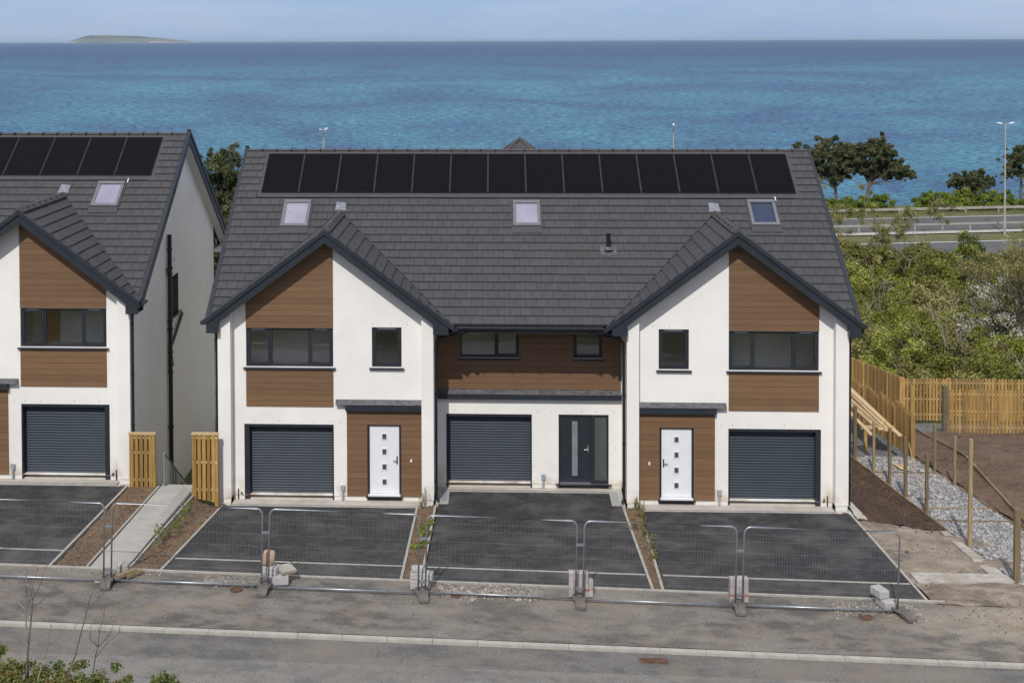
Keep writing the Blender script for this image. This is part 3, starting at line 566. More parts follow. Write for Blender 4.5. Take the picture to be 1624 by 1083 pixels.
def build_house():
    T = empty('terraced_house', (0, 0, 0), 'long white terrace with two brown clad gables and fourteen solar panels', 'house')
    W = MB()
    topw = lambda x: ZG - SG * abs(abs(x) - G_) - .12
    for s in (-1, 1):
        X = (lambda v: v) if s > 0 else (lambda v: -v)
        def O(a, b, c, d, r_=.1):
            a, b = sorted((X(a), X(b))); return (a, b, c, d, r_)
        wx = O(5.40, 7.82, 3.70, 4.775); sx = O(3.51, 4.328, 3.71, 4.815); gx = O(5.395, 7.885, 0.0, 2.109, .26); dx = O(3.53, 4.47, .145, 2.135, .12)
        a, b = sorted((X(2.95), X(8.2)))
        wall_grid(W, a, b, .13, topw, [wx, sx, (gx[0], gx[1], .13, 2.109, .26), dx], 0, .1, ridge=X(G_))
        for pa, pb in ((2.62, 2.95), (8.2, 8.55)):        # piers framing the bay
            a, b = sorted((X(pa), X(pb))); wall_grid(W, a, b, .13, topw, [], -.279, .1)
            W.face([(X(2.95) if pa < 3 else X(8.2), -.279, .13), (X(2.95) if pa < 3 else X(8.2), 0, .13), (X(2.95) if pa < 3 else X(8.2), 0, topw(pa if pa > 3 else pb)), (X(2.95) if pa < 3 else X(8.2), -.279, topw(pa if pa > 3 else pb))])
        W.face([(X(2.62), -.279, .13), (X(2.62), 1.2, .13), (X(2.62), 1.2, 5.2), (X(2.62), -.279, 5.15)])
        # plinth, slightly set back
        for pa, pb, yy in ((2.64, 2.93, -.26), (8.22, 8.53, -.26), (2.95, 5.39, .018), (7.89, 8.2, .018)):
            for qa, qb in (((2.95, 3.52), (4.48, 5.39)) if pa == 2.95 else ((pa, pb),)):
                PL = MB(); PL.box(X(qa), X(qb), yy, yy + .1, -.15, .129); PL.build('plinth', M['plinth'], T)
        # side gable wall
        mz = lambda yy: ZEV + SL * (yy - YEV) if yy < YR else ZEV + SL * (2 * YR - YEV - yy)
        P = [(-.279, .13), (-.279, topw(8.55)), (.0, mz(0) - .12), (YR, ZR - .12), (9.88, mz(9.88) - .12), (9.88, -2.2), (2.0, -2.2), (-.2, .13)]
        W.face([(X(8.55), p[0], p[1]) for p in P])
        # cladding
        a, b = sorted((X(5.40), X(7.82)))
        cladding(a, b, 4.79, topw, 0, ridge=X(G_), parent=T); cladding(a, b, 2.605, lambda x: 3.63, 0, parent=T)
        a, b = sorted((X(2.955), X(5.03))); cl = cladding(a, b, .14, lambda x: 2.51, 0, holes=[(dx[0] - .0, dx[1] + .0, .145, 2.135)], parent=T)
        # windows
        m1, m2 = (-7.82 + .68, -7.82 + 1.755) if s < 0 else (5.40 + .67, 5.40 + 1.745)
        window(T, wx[0], wx[1], wx[2], wx[3], .06, (m1, m2), (0, 2)); window(T, sx[0], sx[1], sx[2], sx[3], .06, (), (0,))
        room(T, wx[0] - .2, wx[1] + .2, .17, 1.45, 2.9, 4.95); room(T, sx[0] - .3, sx[1] + .3, .17, 2.4, 2.9, 5.0)
        fl, fr = (.13, .03) if s < 0 else (.03, .13)
        garage(T, gx[0], gx[1], 2.109, 0, fl, fr)
        # white front door
        d0, d1 = dx[0], dx[1]; f = MB(); f.box(d0, d0 + .06, .02, .12, .15, 2.13); f.box(d1 - .06, d1, .02, .12, .15, 2.13); f.box(d0 + .06, d1 - .06, .021, .12, 2.08, 2.13)
        D = MB(); D.box(d0 + .062, d1 - .062, .05, .1, .2, 2.078); dr = D.build('front_door', M['whitepaint'], T, bevel=.004); dr['label'] = 'white front door with four small square lights'
        f.build('door_frame', M['frame'], dr)
        t = MB(); t.box(d0 + .03, d1 - .03, -.05, .1, .145, .19); t.build('threshold', M['whitepaint'], dr); t = MB(); t.box(d0 - .04, d1 + .04, -.08, .0, .112, .143); t.build('door_sill', M['frame'], dr)
        cx = (d0 + d1) / 2
        for k in range(4):
            zc = 1.78 - k * .42; q = MB(); q.box(cx - .085, cx + .085, .038, .0495, zc - .1, zc + .1); q.build('glazing_bead', M['whitepaint'], dr, bevel=.003); q = MB(); q.box(cx - .055, cx + .055, .033, .0375, zc - .07, zc + .07); q.build('door_light', M['glassdark'], dr)
        hx = d1 - .12 if s < 0 else d0 + .12; q = MB(); q.box(hx - .016, hx + .016, .035, .0495, 1.02, 1.24); q.tube([(hx, .045, 1.13), (hx, -.01, 1.13), (hx + s * .11, -.015, 1.13)], .012); q.build('handle', M['black'], dr)
        q = MB(); bx = X(3.255); q.box(bx - .025, bx + .025, -.05, -.026, 1.1, 1.18); q.build('doorbell', M['whitepaint'], T, bevel=.004)
        # canopy fascia and lead
        a, b = sorted((X(2.956), X(5.06))); q = MB(); q.box(a, b, -.14, -.002, 2.525, 2.70); can = q.build('porch_canopy', M['anthracite'], T, bevel=.004)
        a, b = sorted((X(2.956), X(5.33))); q = MB(); q.prism_x([(-.16, 2.703), (-.004, 2.815), (-.004, 2.72), (-.15, 2.701)], a, b); q.build('lead_flashing', M['lead'], can)
        # little grey service box and pipe
        mx_ = X(5.15); q = MB(); q.box(mx_ - .055, mx_ + .055, -.07, -.002, .3, .43); q.tube([(mx_, -.04, .3), (mx_, -.04, .02)], .03, 8); q.build('service_box', M['meter'], T)
        vx = X(8.06); q = MB(); q.tube([(vx, -.02, .0), (vx, -.02, .3)], .015); q.tube([(X(7.98), .0, .2), (X(7.95), -.05, .15)], .02); q.build('service_cable', M['black'], T)
        # weep vents over the openings
        q = MB()
        for vv, vz in ((5.5, 2.17), (5.95, 2.17), (6.9, 2.17), (7.6, 2.17), (3.35, 4.87), (3.8, 4.87), (4.3, 4.87), (5.2, 2.17)): q.box(X(vv) - .006, X(vv) + .006, -.004, .001, vz, vz + .055)
        q.build('weep_vent', M['meter'], T)
        # barge boards on the cross gable
        q = MB(); zt = lambda v: ZG + .03 - SG * abs(v - G_)
        for e in (A_ + .03, INN - .02):
            q.prism_y([(X(G_), zt(G_)), (X(e), zt(e)), (X(e), zt(e) - .13), (X(G_), zt(G_) - .13)], YB - .04, YB + .1)
        bb = q.build('verge_cap', M['anthracite'], T)
        q = MB()
        for e, e2 in ((8.82, 8.5), (2.2, 2.62)):
            q.prism_y([(X(G_), zt(G_) - .125), (X(e), zt(e) - .125), (X(e), max(4.74, zt(e) - .33) if False else zt(e) - .3), (X(G_), zt(G_) - .40)] if False else [(X(G_), zt(G_) - .125), (X(e), zt(e) - .125), (X(e), zt(e) - .37), (X(G_), zt(G_) - .37)], YB, YB + .03)
            q.prism_y([(X(e), zt(e) - .14), (X(e), 4.73), (X(e2), 4.73), (X(e2), zt(e2) - .3)], YB - .012, YB + .03)     # box end
        q.build('barge_board', M['anthracite'], T)
        q = MB()                                          # soffits and box sides
        for e, e2 in ((8.82, 8.5), (2.2, 2.62)):
            q.prism_y([(X(e), zt(e) - .3), (X(e), 4.735), (X(e2), 4.735), (X(e2), zt(e2) - .33)], YB + .031, .0 if e > 5 else 1.1)
        for e in (8.5, 2.62):
            q.prism_y([(X(G_), zt(G_) - .2), (X(e), zt(e) - .2), (X(e), zt(e) - .23), (X(G_), zt(G_) - .23)], YB + .032, -.002)
        q.build('soffit', M['anthracite'], T)
        # cross gable roof: two planes clipped along the valleys
        q = MB()
        Lo = (A_ - G_) / CG; Li = (G_ - INN) / CG; D0 = 3.9
        # valley: y = YEV + (z-ZEV)/SL ; z = ZG - SG*(G_ - v*CG from ridge...)
        for side, Ls in ((1, Lo), (-1, Li)):
            e = G_ + side * Ls * CG; ze = ZG - SG * Ls * CG
            def mp_(u, v, h, side=side, e=e, ze=ze):
                xx = e - side * v * CG; zz = ze + v * CG * SG
                return (X(xx + side * h * SG * CG), YB - .02 + u, zz + h * CG)
            k = (ze - ZEV) / SL + YEV - (YB - .02); m_ = CG * SG / SL      # u <= k + m_*v
            roof_plane(q, D0, Ls - .02, mp_, clips=[(1, -m_, k + .03)], gauge=.305)
        gr = q.build('gable_roof', M['tile'], T)
        # valley lining: dark strip following both valleys
        q = MB()
        for side, Ls in ((1, Lo), (-1, Li)):
            e = G_ + side * Ls * CG; ze = ZG - SG * Ls * CG
            p0 = Vector((X(e), YEV + (ze - ZEV) / SL, ze + .035)); p1 = Vector((X(G_), YEV + (ZG - ZEV) / SL, ZG + .035)); q.tube([p0, p1], .022, 5)
        q.build('valley_trim', M['anthracite'], gr)
        q = MB(); n = 8; yend = YEV + (ZG - ZEV) / SL                     # cross ridge
        for k in range(n):
            ya, yb2 = YB - .0 + (yend + .1 - YB) * k / n + .006, YB + (yend + .1 - YB) * (k + 1) / n - .006; rr = random.random(); h0 = ZG + .075
            q.hexa([(X(G_) - .15, ya, h0 - .095), (X(G_) + .15, ya, h0 - .095), (X(G_) + .15, yb2, h0 - .095), (X(G_) - .15, yb2, h0 - .095)], [(X(G_) - .035, ya, h0 + .02), (X(G_) + .035, ya, h0 + .02), (X(G_) + .035, yb2, h0 + .02), (X(G_) - .035, yb2, h0 + .02)], rr)
        for k in range(1, n):
            yy = YB + (yend + .1 - YB) * k / n
            for sx_ in (-1, 1): q.box(X(G_) + sx_ * .085 - .03, X(G_) + sx_ * .085 + .03, yy - .016, yy + .016, ZG + .02, ZG + .075, mi=1)
        q.build('ridge_tile', [M['ridge'], M['clip']], gr)
        q = MB(); yy = yend + .02; zz = lambda y_: ZEV + SL * (y_ - YEV) + .045
        q.hexa([(X(G_) - .17, yy, zz(yy)), (X(G_) + .17, yy, zz(yy)), (X(G_) + .13, yy + .27, zz(yy + .27)), (X(G_) - .15, yy + .3, zz(yy + .3))], [(X(G_) - .17, yy, zz(yy) + .03), (X(G_) + .17, yy, zz(yy) + .035), (X(G_) + .13, yy + .27, zz(yy + .27) + .012), (X(G_) - .15, yy + .3, zz(yy + .3) + .016)])
        q.build('lead_saddle', M['leadbright'], gr, bevel=.008)
        # verge of the main roof
        q = MB()
        q.hexa([(X(A_ - .09), YEV - .12, ZEV - .13), (X(A_ + .03), YEV - .12, ZEV - .13), (X(A_ + .03), YR, ZR - .04), (X(A_ - .09), YR, ZR - .04)] if s > 0 else [(X(A_ + .03), YEV - .12, ZEV - .13), (X(A_ - .09), YEV - .12, ZEV - .13), (X(A_ - .09), YR, ZR - .04), (X(A_ + .03), YR, ZR - .04)],
               [(X(A_ - .09), YEV - .12, ZEV - .02), (X(A_ + .03), YEV - .12, ZEV - .02), (X(A_ + .03), YR, ZR + .01), (X(A_ - .09), YR, ZR + .01)] if s > 0 else [(X(A_ + .03), YEV - .12, ZEV - .02), (X(A_ - .09), YEV - .12, ZEV - .02), (X(A_ - .09), YR, ZR + .01), (X(A_ + .03), YR, ZR + .01)])
        ye2 = 2 * YR - YEV + .1
        for xa, xb, h0, h1 in ((A_ - .09, A_ + .03, -.06, .085), (A_ - .04, A_ + .005, -.34, -.06)):
            for ys0, zs0, ys1, zs1 in ((YR, ZR, ye2, ZEV - .09), ) + (((YEV + .1, ZEV + .06, YR, ZR),) if h0 < -.1 else ()):
                a, b = sorted((X(xa), X(xb))); q.hexa([(a, ys0, zs0 + h0), (b, ys0, zs0 + h0), (b, ys1, zs1 + h0), (a, ys1, zs1 + h0)], [(a, ys0, zs0 + h1), (b, ys0, zs0 + h1), (b, ys1, zs1 + h1), (a, ys1, zs1 + h1)])
        q.build('verge_trim', M['anthracite'], T)
        q = MB(); a, b = sorted((X(8.552), X(A_ - .045)))
        for ys0, zs0, ys1, zs1 in ((YR + .01, ZR, ye2 - .15, ZEV + .02), (.1, ZEV + SL * .36, YR - .01, ZR)):
            q.hexa([(a, ys0, zs0 - .3), (b, ys0, zs0 - .3), (b, ys1, zs1 - .3), (a, ys1, zs1 - .3)], [(a, ys0, zs0 - .27), (b, ys0, zs0 - .27), (b, ys1, zs1 - .27), (a, ys1, zs1 - .27)])
        q.box(a, b + .02, 9.9, ye2 - .05, ZEV - .42, ZEV - .3); q.build('soffit', M['soffit'], T)
        # downpipe at the outer corner with its short gutter return
        q = MB(); px = X(8.6); q.tube([(px, -.17, 4.72), (px, -.17, 0.12)], .036, 8)
        for zz_ in (4.4, 3.0, 1.6, .5): q.tube([(px, -.17, zz_ - .02), (px, -.17, zz_ + .02)], .046, 8)
        if s > 0: q.tube([(X(8.93), -.3, 4.98), (X(8.9), -.25, 4.82), (X(8.66), -.19, 4.76), (px, -.17, 4.6)], .034, 8)
        q.build('downpipe', M['black'], T)
        q = MB(); q.tube([(X(8.94), YB + .08, 5.0), (X(8.94), YEV + .25, 5.0)], .055, 8); q.tube([(X(8.94), YB + .06, 5.0), (X(8.94), YB + .1, 5.0)], .066, 8); q.build('gutter', M['anthracite'], T)
        q = MB(); q.tube([(X(2.02), YB + .06, 4.86), (X(2.02), YEV - .02, 4.86)], .055, 8); q.tube([(X(2.02), YB + .05, 4.86), (X(2.02), YB + .07, 4.86)], .064, 8); q.build('gutter', M['anthracite'], T)
    # middle house front
    yc = 1.136; topc = lambda x: 5.3
    WA = (-1.955, -.258, 3.71, 4.78, .1); WB = (1.26, 2.092, 3.71, 4.78, .1); GC = (-2.335, .093, .13, 2.104, .26); DC = (.846, 2.256, .13, 2.11, .1)
    wall_grid(W, -2.62, 2.62, .13, topc, [WA, WB, GC, DC], yc, .1)
    for qa, qb in ((-2.62, -2.34), (.1, .84), (2.26, 2.62)): PL = MB(); PL.box(qa, qb, yc + .018, yc + .1, -.15, .129); PL.build('plinth', M['plinth'], T)
    W.face([(-8.55, 9.88, -2.2), (8.55, 9.88, -2.2), (8.55, 9.88, 5.4), (-8.55, 9.88, 5.4)][::-1])
    W.build('wall', M['render'], T)
    # cladding above the ledge: boards around the two windows
    cb = MB(); z = 2.825
    while z < 4.98:
        z1 = z + .158; cuts = [h for h in (WA, WB) if z + .08 > h[2] - .03 and z + .08 < h[3]]; cur = -2.60
        rt = random.random()
        for h in cuts: cb.box(cur, h[0] - .002, yc - .025, yc - .004, z, z1, rt); cur = h[1] + .002
        cb.box(cur, 2.60, yc - .025, yc - .004, z, z1, rt); z += .165
    cb.build('timber_cladding', M['clad'], T)
    window(T, WA[0], WA[1], WA[2], WA[3], yc + .04, (-.92,), (1,), sill_ext=.03); window(T, WB[0], WB[1], WB[2], WB[3], yc + .04, (), (0,), sill_ext=.03)
    room(T, -2.3, .1, yc + .17, 3.1, 2.9, 5.0); room(T, .9, 2.5, yc + .17, 3.1, 2.9, 5.0)
    g = garage(T, GC[0], GC[1], 2.104, yc, .03, .03)
    q = MB(); q.box(-2.6, 2.6, yc - .15, yc - .002, 2.56, 2.705); led = q.build('ledge_fascia', M['anthracite'], T, bevel=.004)
    q = MB(); q.prism_x([(yc - .17, 2.708), (yc - .004, 2.82), (yc - .004, 2.72), (yc - .16, 2.706)], -2.6, 2.6); q.build('lead_flashing', M['lead'], led)
    q = MB(); q.box(DC[0] + .05, 1.75, yc + .05, yc + .09, .2, 2.06); dr = q.build('front_door', M['frame'], T, bevel=.004); dr['label'] = 'dark grey front door with a tall narrow frosted light and a side panel'
    q = MB(); q.box(DC[0], DC[0] + .05, yc + .02, yc + .1, .14, 2.11); q.box(1.752, 1.86, yc + .02, yc + .1, .14, 2.11); q.box(2.2, DC[1], yc + .02, yc + .1, .14, 2.11); q.box(DC[0] + .05, 1.752, yc + .021, yc + .1, 2.06, 2.11); q.box(1.86, 2.2, yc + .021, yc + .1, 2.04, 2.11); q.box(1.86, 2.2, yc + .021, yc + .1, .14, .23)
    q.box(DC[0] - .08, DC[1] + .08, yc - .09, yc + .0, .11, .138); q.build('door_frame', M['frame'], dr)
    q = MB(); q.box(1.20, 1.225, yc + .03, yc + .049, .33, 1.94); q.box(1.385, 1.41, yc + .03, yc + .049, .33, 1.94); q.box(1.225, 1.385, yc + .03, yc + .049, .33, .355); q.box(1.225, 1.385, yc + .03, yc + .049, 1.915, 1.94); q.build('glazing_bead', M['frame'], dr)
    q = MB(); q.box(1.226, 1.384, yc + .034, yc + .048, .356, 1.914); q.build('door_light', M['frost'], dr)
    q = MB(); q.box(1.861, 2.199, yc + .05, yc + .06, .231, 2.039); q.build('side_light', mat('side_light_glass', (.07, .085, .082), (.1, .115, .108), .8, 3, .1, spec=.8), dr)
    q = MB(); q.box(1.66, 1.7, yc + .035, yc + .049, 1.02, 1.22); q.tube([(1.68, yc + .04, 1.12), (1.68, yc - .01, 1.12), (1.57, yc - .015, 1.11)], .013); q.build('handle', M['galv'], dr)
    q = MB(); q.box(DC[0] + .05, 1.75, yc - .04, yc + .05, .14, .185); q.build('threshold', M['galv'], dr)
    q = MB(); q.box(.355, .465, yc - .07, yc - .002, .27, .4); q.tube([(.41, yc - .04, .27), (.41, yc - .04, .02)], .03, 8); q.build('service_box', M['meter'], T)
    q = MB(); q.box(2.415, 2.46, yc - .025, yc - .001, 1.16, 1.26); q.build('doorbell', M['whitepaint'], T)
    q = MB()
    for vx in (-2.5, -2.1, -1.5, .25, .65, 1.05, 1.5, 1.9, 2.4): q.box(vx - .006, vx + .006, yc - .004, yc + .001, 2.17, 2.225)
    q.build('weep_vent', M['meter'], T)
    # eaves of the middle
    q = MB(); q.box(-2.0, 2.0, YEV - .03, YEV - .005, 4.74, ZEV - .07); q.box(-2.6, 2.6, YEV - .004, yc - .001, 4.74, 4.765); q.build('eaves_board', M['anthracite'], T)
    q = MB()
    n = 8
    prof = [(YEV - .1 + .07 * math.cos(t), 4.935 + .07 * math.sin(t)) for t in [math.pi + math.pi * k / n for k in range(n + 1)]]
    for k in range(n): (ya, za), (yb_, zb_) = prof[k], prof[k + 1]; q.face([(-1.98, ya, za), (1.98, ya, za), (1.98, yb_, zb_), (-1.98, yb_, zb_)])
    prof2 = [(YEV - .1 + .062 * math.cos(t), 4.94 + .062 * math.sin(t)) for t in [math.pi + math.pi * k / n for k in range(n + 1)]]
    for k in range(n): (ya, za), (yb_, zb_) = prof2[k], prof2[k + 1]; q.face([(-1.98, ya, za), (-1.98, yb_, zb_), (1.98, yb_, zb_), (1.98, ya, za)])
    q.box(-1.98, 1.98, YEV - .175, YEV - .16, 4.925, 4.95)
    gt = q.build('gutter', mat('gutter_gloss', (.05, .06, .075), (.06, .07, .085), 4, 3, .16, spec=.9), T)
    q = MB()
    for k in range(5): xx = -1.6 + .8 * k; q.tube([(xx, YEV - .1, 4.862), (xx + .04, YEV - .1, 4.862)], .02, 6); q.box(xx, xx + .05, YEV - .18, YEV - .02, 4.855, 4.87)
    q.build('gutter_bracket', M['anthracite'], gt)
    for s in (-1, 1):
        q = MB(); x0 = s * 1.72; q.tube([(x0, YEV - .1, 4.87), (x0, YEV - .08, 4.76), (s * 1.85, -.2, 4.7), (s * 2.45, -.1, 4.56), (s * 2.55, -.1, 4.45), (s * 2.56, -.1, 2.0), (s * 2.56, -.1, .22), (s * 2.5, -.16, .08)], .035, 8)
        for zz_ in (4.2, 3.0, 1.7, .6): q.tube([(s * 2.56, -.1, zz_ - .02), (s * 2.56, -.1, zz_ + .02)], .045, 8)
        q.build('downpipe', M['black'], T)
    # main roof
    q = MB(); Ln = (YR - YEV + .12) / CS
    y0, z0 = YEV - .12, ZEV - .12 * SL
    def front(u, v, h): return (-A_ + .07 + u, y0 + v * CS - h * SL * CS, z0 + v * CS * SL + h * CS)
    skies = [(-7.285, -6.476, 2.53, 3.41), (-.4, .4, 2.57, 3.41), (6.55, 7.355, 2.61, 3.45)]
    holes = [(-8.1 + A_ - .07, 8.1 + A_ - .07, (3.62 - y0) / CS, (5.16 - y0) / CS)]
    def under_gable(u, v):
        x, y_, z_ = front(u, v, 0); zw = ZG - SG * abs(abs(x) - G_)
        return INN < abs(x) < A_ and z_ < zw - .22
    roof_plane(q, 2 * A_ - .14, Ln - .12, front, holes=holes, skip=under_gable, under=False)
    rf = q.build('roof', M['tile'], T)
    q = MB()
    def back(u, v, h): return (A_ - .07 - u, 2 * YR - y0 - v * CS + h * SL * CS, z0 + v * CS * SL + h * CS)
    q.hexa([back(0, 0, -.05), back(2 * A_ - .14, 0, -.05), back(2 * A_ - .14, Ln - .1, -.05), back(0, Ln - .1, -.05)], [back(0, 0, 0), back(2 * A_ - .14, 0, 0), back(2 * A_ - .14, Ln - .1, 0), back(0, Ln - .1, 0)])
    for r_ in range(int(Ln / .305)):
        v = r_ * .305; q.hexa([back(0, v, .0), back(2 * A_ - .14, v, .0), back(2 * A_ - .14, v + .3, .0), back(0, v + .3, .0)], [back(0, v, .032), back(2 * A_ - .14, v, .032), back(2 * A_ - .14, v + .3, .006), back(0, v + .3, .006)])
    q.build('rear_roof', M['tile'], T)
    q = MB(); n = 38; wd = (2 * A_ - .16) / n
    for k in range(n):
        a = -A_ + .08 + k * wd + .004; b = a + wd - .008; rr = random.random()
        q.hexa([(a, YR - .17, ZR - .13), (b, YR - .17, ZR - .13), (b, YR + .17, ZR - .13), (a, YR + .17, ZR - .13)], [(a, YR - .05, ZR - .02), (b, YR - .05, ZR - .02), (b, YR + .05, ZR - .02), (a, YR + .05, ZR - .02)], rr)
    for k in range(1, n): a = -A_ + .08 + k * wd; q.box(a - .014, a + .014, YR - .17, YR + .06, ZR - .12, ZR - .006, mi=1)
    q.build('ridge_tile', [M['ridge'], M['clip']], rf)
    # rooflights
    for k, (a, b, c, d) in enumerate(skies):
        def P(x, y, h): return (x, y - h * SL * CS, ZEV + SL * (y - YEV) + h * CS)
        q = MB(); f = .085; c2 = c - .0
        for xa, xb, ya, yb_, h in ((a, b, c2, c2 + f, .1), (a, b, d - f * 1.1, d, .11), (a, a + f, c2 + f, d - f * 1.1, .095), (b - f, b, c2 + f, d - f * 1.1, .095)):
            q.hexa([P(xa, ya, -.03), P(xb, ya, -.03), P(xb, yb_, -.03), P(xa, yb_, -.03)], [P(xa, ya, h), P(xb, ya, h), P(xb, yb_, h), P(xa, yb_, h)])
        rl = q.build('rooflight', mat('rooflight_frame', (.13, .14, .15), (.16, .17, .18), 5, 4, .45) if k == 0 else M_RL[0], T)
        if k == 0: M_RL.append(rl.data.materials[0])
        q = MB(); q.hexa([P(a + f, c2 + f, .03), P(b - f, c2 + f, .03), P(b - f, d - f, .03), P(a + f, d - f, .03)], [P(a + f, c2 + f, .065), P(b - f, c2 + f, .065), P(b - f, d - f, .065), P(a + f, d - f, .065)])
        q.build('pane', M['skydark'] if k == 2 else M['skyglass'], rl)
        q = MB(); q.hexa([P(a - .04, c - .2, .0), P(b + .04, c - .2, .0), P(b + .04, c, .0), P(a - .04, c, .0)], [P(a - .04, c - .2, .05), P(b + .04, c - .2, .05), P(b + .03, c, .056), P(a - .03, c, .056)]); 
        q.hexa([P(a - .05, c, -.01), P(a, c, -.01), P(a, d + .05, -.01), P(a - .05, d + .05, -.01)], [P(a - .05, c, .054), P(a - .002, c, .054), P(a - .002, d + .05, .054), P(a - .05, d + .05, .054)])
        q.hexa([P(b, c, -.01), P(b + .05, c, -.01), P(b + .05, d + .05, -.01), P(b, d + .05, -.01)], [P(b + .002, c, .054), P(b + .05, c, .054), P(b + .05, d + .05, .054), P(b + .002, d + .05, .054)])
        q.build('flashing', M['tile'] , rl)
        if k == 2:
            q = MB(); xx = b + (.06 if k == 2 else -.02); q.hexa([P(xx - .01, d + .0, .03), P(xx + .015, d + .0, .03), P(xx + .01, d + .14, .03), P(xx - .015, d + .12, .03)], [P(xx - .01, d + .0, .05), P(xx + .015, d + .0, .05), P(xx + .01, d + .14, .06), P(xx - .015, d + .12, .06)]); q.build('loose_strip', M['whitepaint'], rl)
    # solar array: tray, then fourteen panels
    def P(x, y, h): return (x, y - h * SL * CS, ZEV + SL * (y - YEV) + h * CS)
    q = MB(); q.hexa([P(-8.17, 3.56, -.02), P(8.17, 3.56, -.02), P(8.17, 5.18, -.02), P(-8.17, 5.18, -.02)], [P(-8.17, 3.56, .026), P(8.17, 3.56, .026), P(8.17, 5.18, .026), P(-8.17, 5.18, .026)]); q.build('solar_tray', mat('grey_tray', (.05, .048, .05), (.065, .062, .064), 6, 4, .7), rf)
    ya, yb_ = 3.70, 5.105
    for k in range(14):
        xa = -8.085 + k * 1.155 + .014; xb = xa + 1.127; pm = MB()
        pm.hexa([P(xa, ya, .03), P(xb, ya, .03), P(xb, yb_, .03), P(xa, yb_, .03)], [P(xa, ya, .062), P(xb, ya, .062), P(xb, yb_, .062), P(xa, yb_, .062)])
        po = pm.build('solar_panel', M['black'], T)
        g_ = MB(); g_.face([P(xa + .012, ya + .01, .0635), P(xb - .012, ya + .01, .0635), P(xb - .012, yb_ - .01, .0635), P(xa + .012, yb_ - .01, .0635)]); go = g_.build('solar_glass', M['solar'], po)
        uv = go.data.uv_layers.new(name='UVMap')
        for li, c_ in enumerate([(0, 0), (1.11, 0), (1.11, 1.73), (0, 1.73)]): uv.data[li].uv = c_
        r_ = MB(); r_.hexa([P(xb + .003, ya, .03), P(xb + .025, ya, .03), P(xb + .025, yb_, .03), P(xb + .003, yb_, .03)], [P(xb + .003, ya, .05), P(xb + .025, ya, .05), P(xb + .025, yb_, .05), P(xb + .003, yb_, .05)])
        if k < 13:
            r_.build('rail', M['railgrey'], po); c_ = MB()
            for yy in (ya + .04, ya + .33 * 1.4, ya + .68 * 1.4, yb_ - .05): c_.hexa([P(xb - .005, yy, .06), P(xb + .033, yy, .06), P(xb + .033, yy + .04, .06), P(xb - .005, yy + .04, .06)], [P(xb - .005, yy, .07), P(xb + .033, yy, .07), P(xb + .033, yy + .04, .07), P(xb - .005, yy + .04, .07)])
            c_.build('clamp', M['black'], po)
    # vent pipe with its lead slate
    q = MB(); b0 = P(2.31, 1.82, 0); q.tube([b0, (b0[0], b0[1], b0[2] + .5)], .06, 12); q.tube([(b0[0], b0[1], b0[2] + .43), (b0[0], b0[1], b0[2] + .5)], .072, 12); vp = q.build('vent_pipe', M['black'], T, smooth=False)
    q = MB(); q.hexa([P(2.08, 1.65, .02), P(2.54, 1.65, .02), P(2.54, 1.95, .02), P(2.08, 1.95, .02)], [P(2.08, 1.65, .045), P(2.54, 1.65, .045), P(2.54, 1.95, .04), P(2.08, 1.95, .04)]); q.tube([P(2.31, 1.82, .03), (b0[0], b0[1], b0[2] + .12)], .15, 12, .075); q.build('lead_slate', M['lead'], vp)
    return T
M_RL = []
def flipfix(o):
    me = o.data
    if not isinstance(me, bpy.types.Mesh): return
    bm = bmesh.new(); bm.from_mesh(me); bmesh.ops.recalc_face_normals(bm, faces=bm.faces); bm.to_mesh(me); bm.free()
main = build_house()
left = copy_tree(main); left.location = (-19.505, -.126, .532)
left['label'] = 'white house with brown cladding, cut by the left edge of the photo'; left.name = 'terraced_house.001'
for o_ in list(left.children):
    if o_.name.startswith('rooflight'):
        for p_ in o_.children:
            if p_.name.startswith('pane') and p_.data.materials[0] == M['skydark']: p_.data = p_.data.copy(); p_.data.materials[0] = M['skyglass']
# drawn only on the left house: soil pipe, side window, vent on the long side wall
xw = -10.955
q = MB(); lo = Vector((-19.505, -.126, .532))
def loc_(p): return tuple(Vector(p) - lo)
q.tube([loc_((xw + .09, 3.5, 6.8)), loc_((xw + .09, 3.5, -1.2))], .065, 10)
q.tube([loc_((xw + .09, 3.5, 3.3)), loc_((xw + .07, 5.0, 4.05)), loc_((xw - .02, 5.15, 4.12))], .05, 8)
for zz in (6.35, 5.75, 5.6, 4.15, 3.9, 3.2, 2.6, .9): q.tube([loc_((xw + .09, 3.5, zz - .03)), loc_((xw + .09, 3.5, zz + .03))], .085, 10)
q.tube([loc_((xw + .09, 3.3, 5.75)), loc_((xw + .09, 3.7, 5.75))], .05, 8)
q.tube([loc_((xw + .09, 3.5, 3.05)), loc_((xw + .09, 3.62, 2.75))], .07, 8)
q.build('soil_pipe', M['black'], left)
q = MB(); a, b, c, d = 3.75, 4.72, 4.2, 5.4
q.box(xw + .002 - lo.x, xw + .03 - lo.x, a - lo.y, b - lo.y, c - lo.z, d - lo.z); wn = q.build('window', mat('matt_dark_frame', (.015, .017, .02), None, 3, 3, .8, spec=.08), left)
q = MB(); q.box(xw + .031 - lo.x, xw + .036 - lo.x, a + .1 - lo.y, b - .1 - lo.y, c + .1 - lo.z, d - .1 - lo.z); q.build('pane', mat('side_window_glass', (.012, .014, .015), (.03, .035, .035), 2, 3, .7, spec=.08), wn)
q = MB(); q.box(xw - lo.x, xw + .12 - lo.x, a - .08 - lo.y, b + .08 - lo.y, c - .05 - lo.z, c - .003 - lo.z); q.build('sill', M['frame'], wn)
q = MB(); q.tube([(xw - lo.x, 4.3 - lo.y, 5.95 - lo.z), (xw + .07 - lo.x, 4.3 - lo.y, 5.95 - lo.z)], .07, 10); q.build('wall_vent', M['whitepaint'], left)
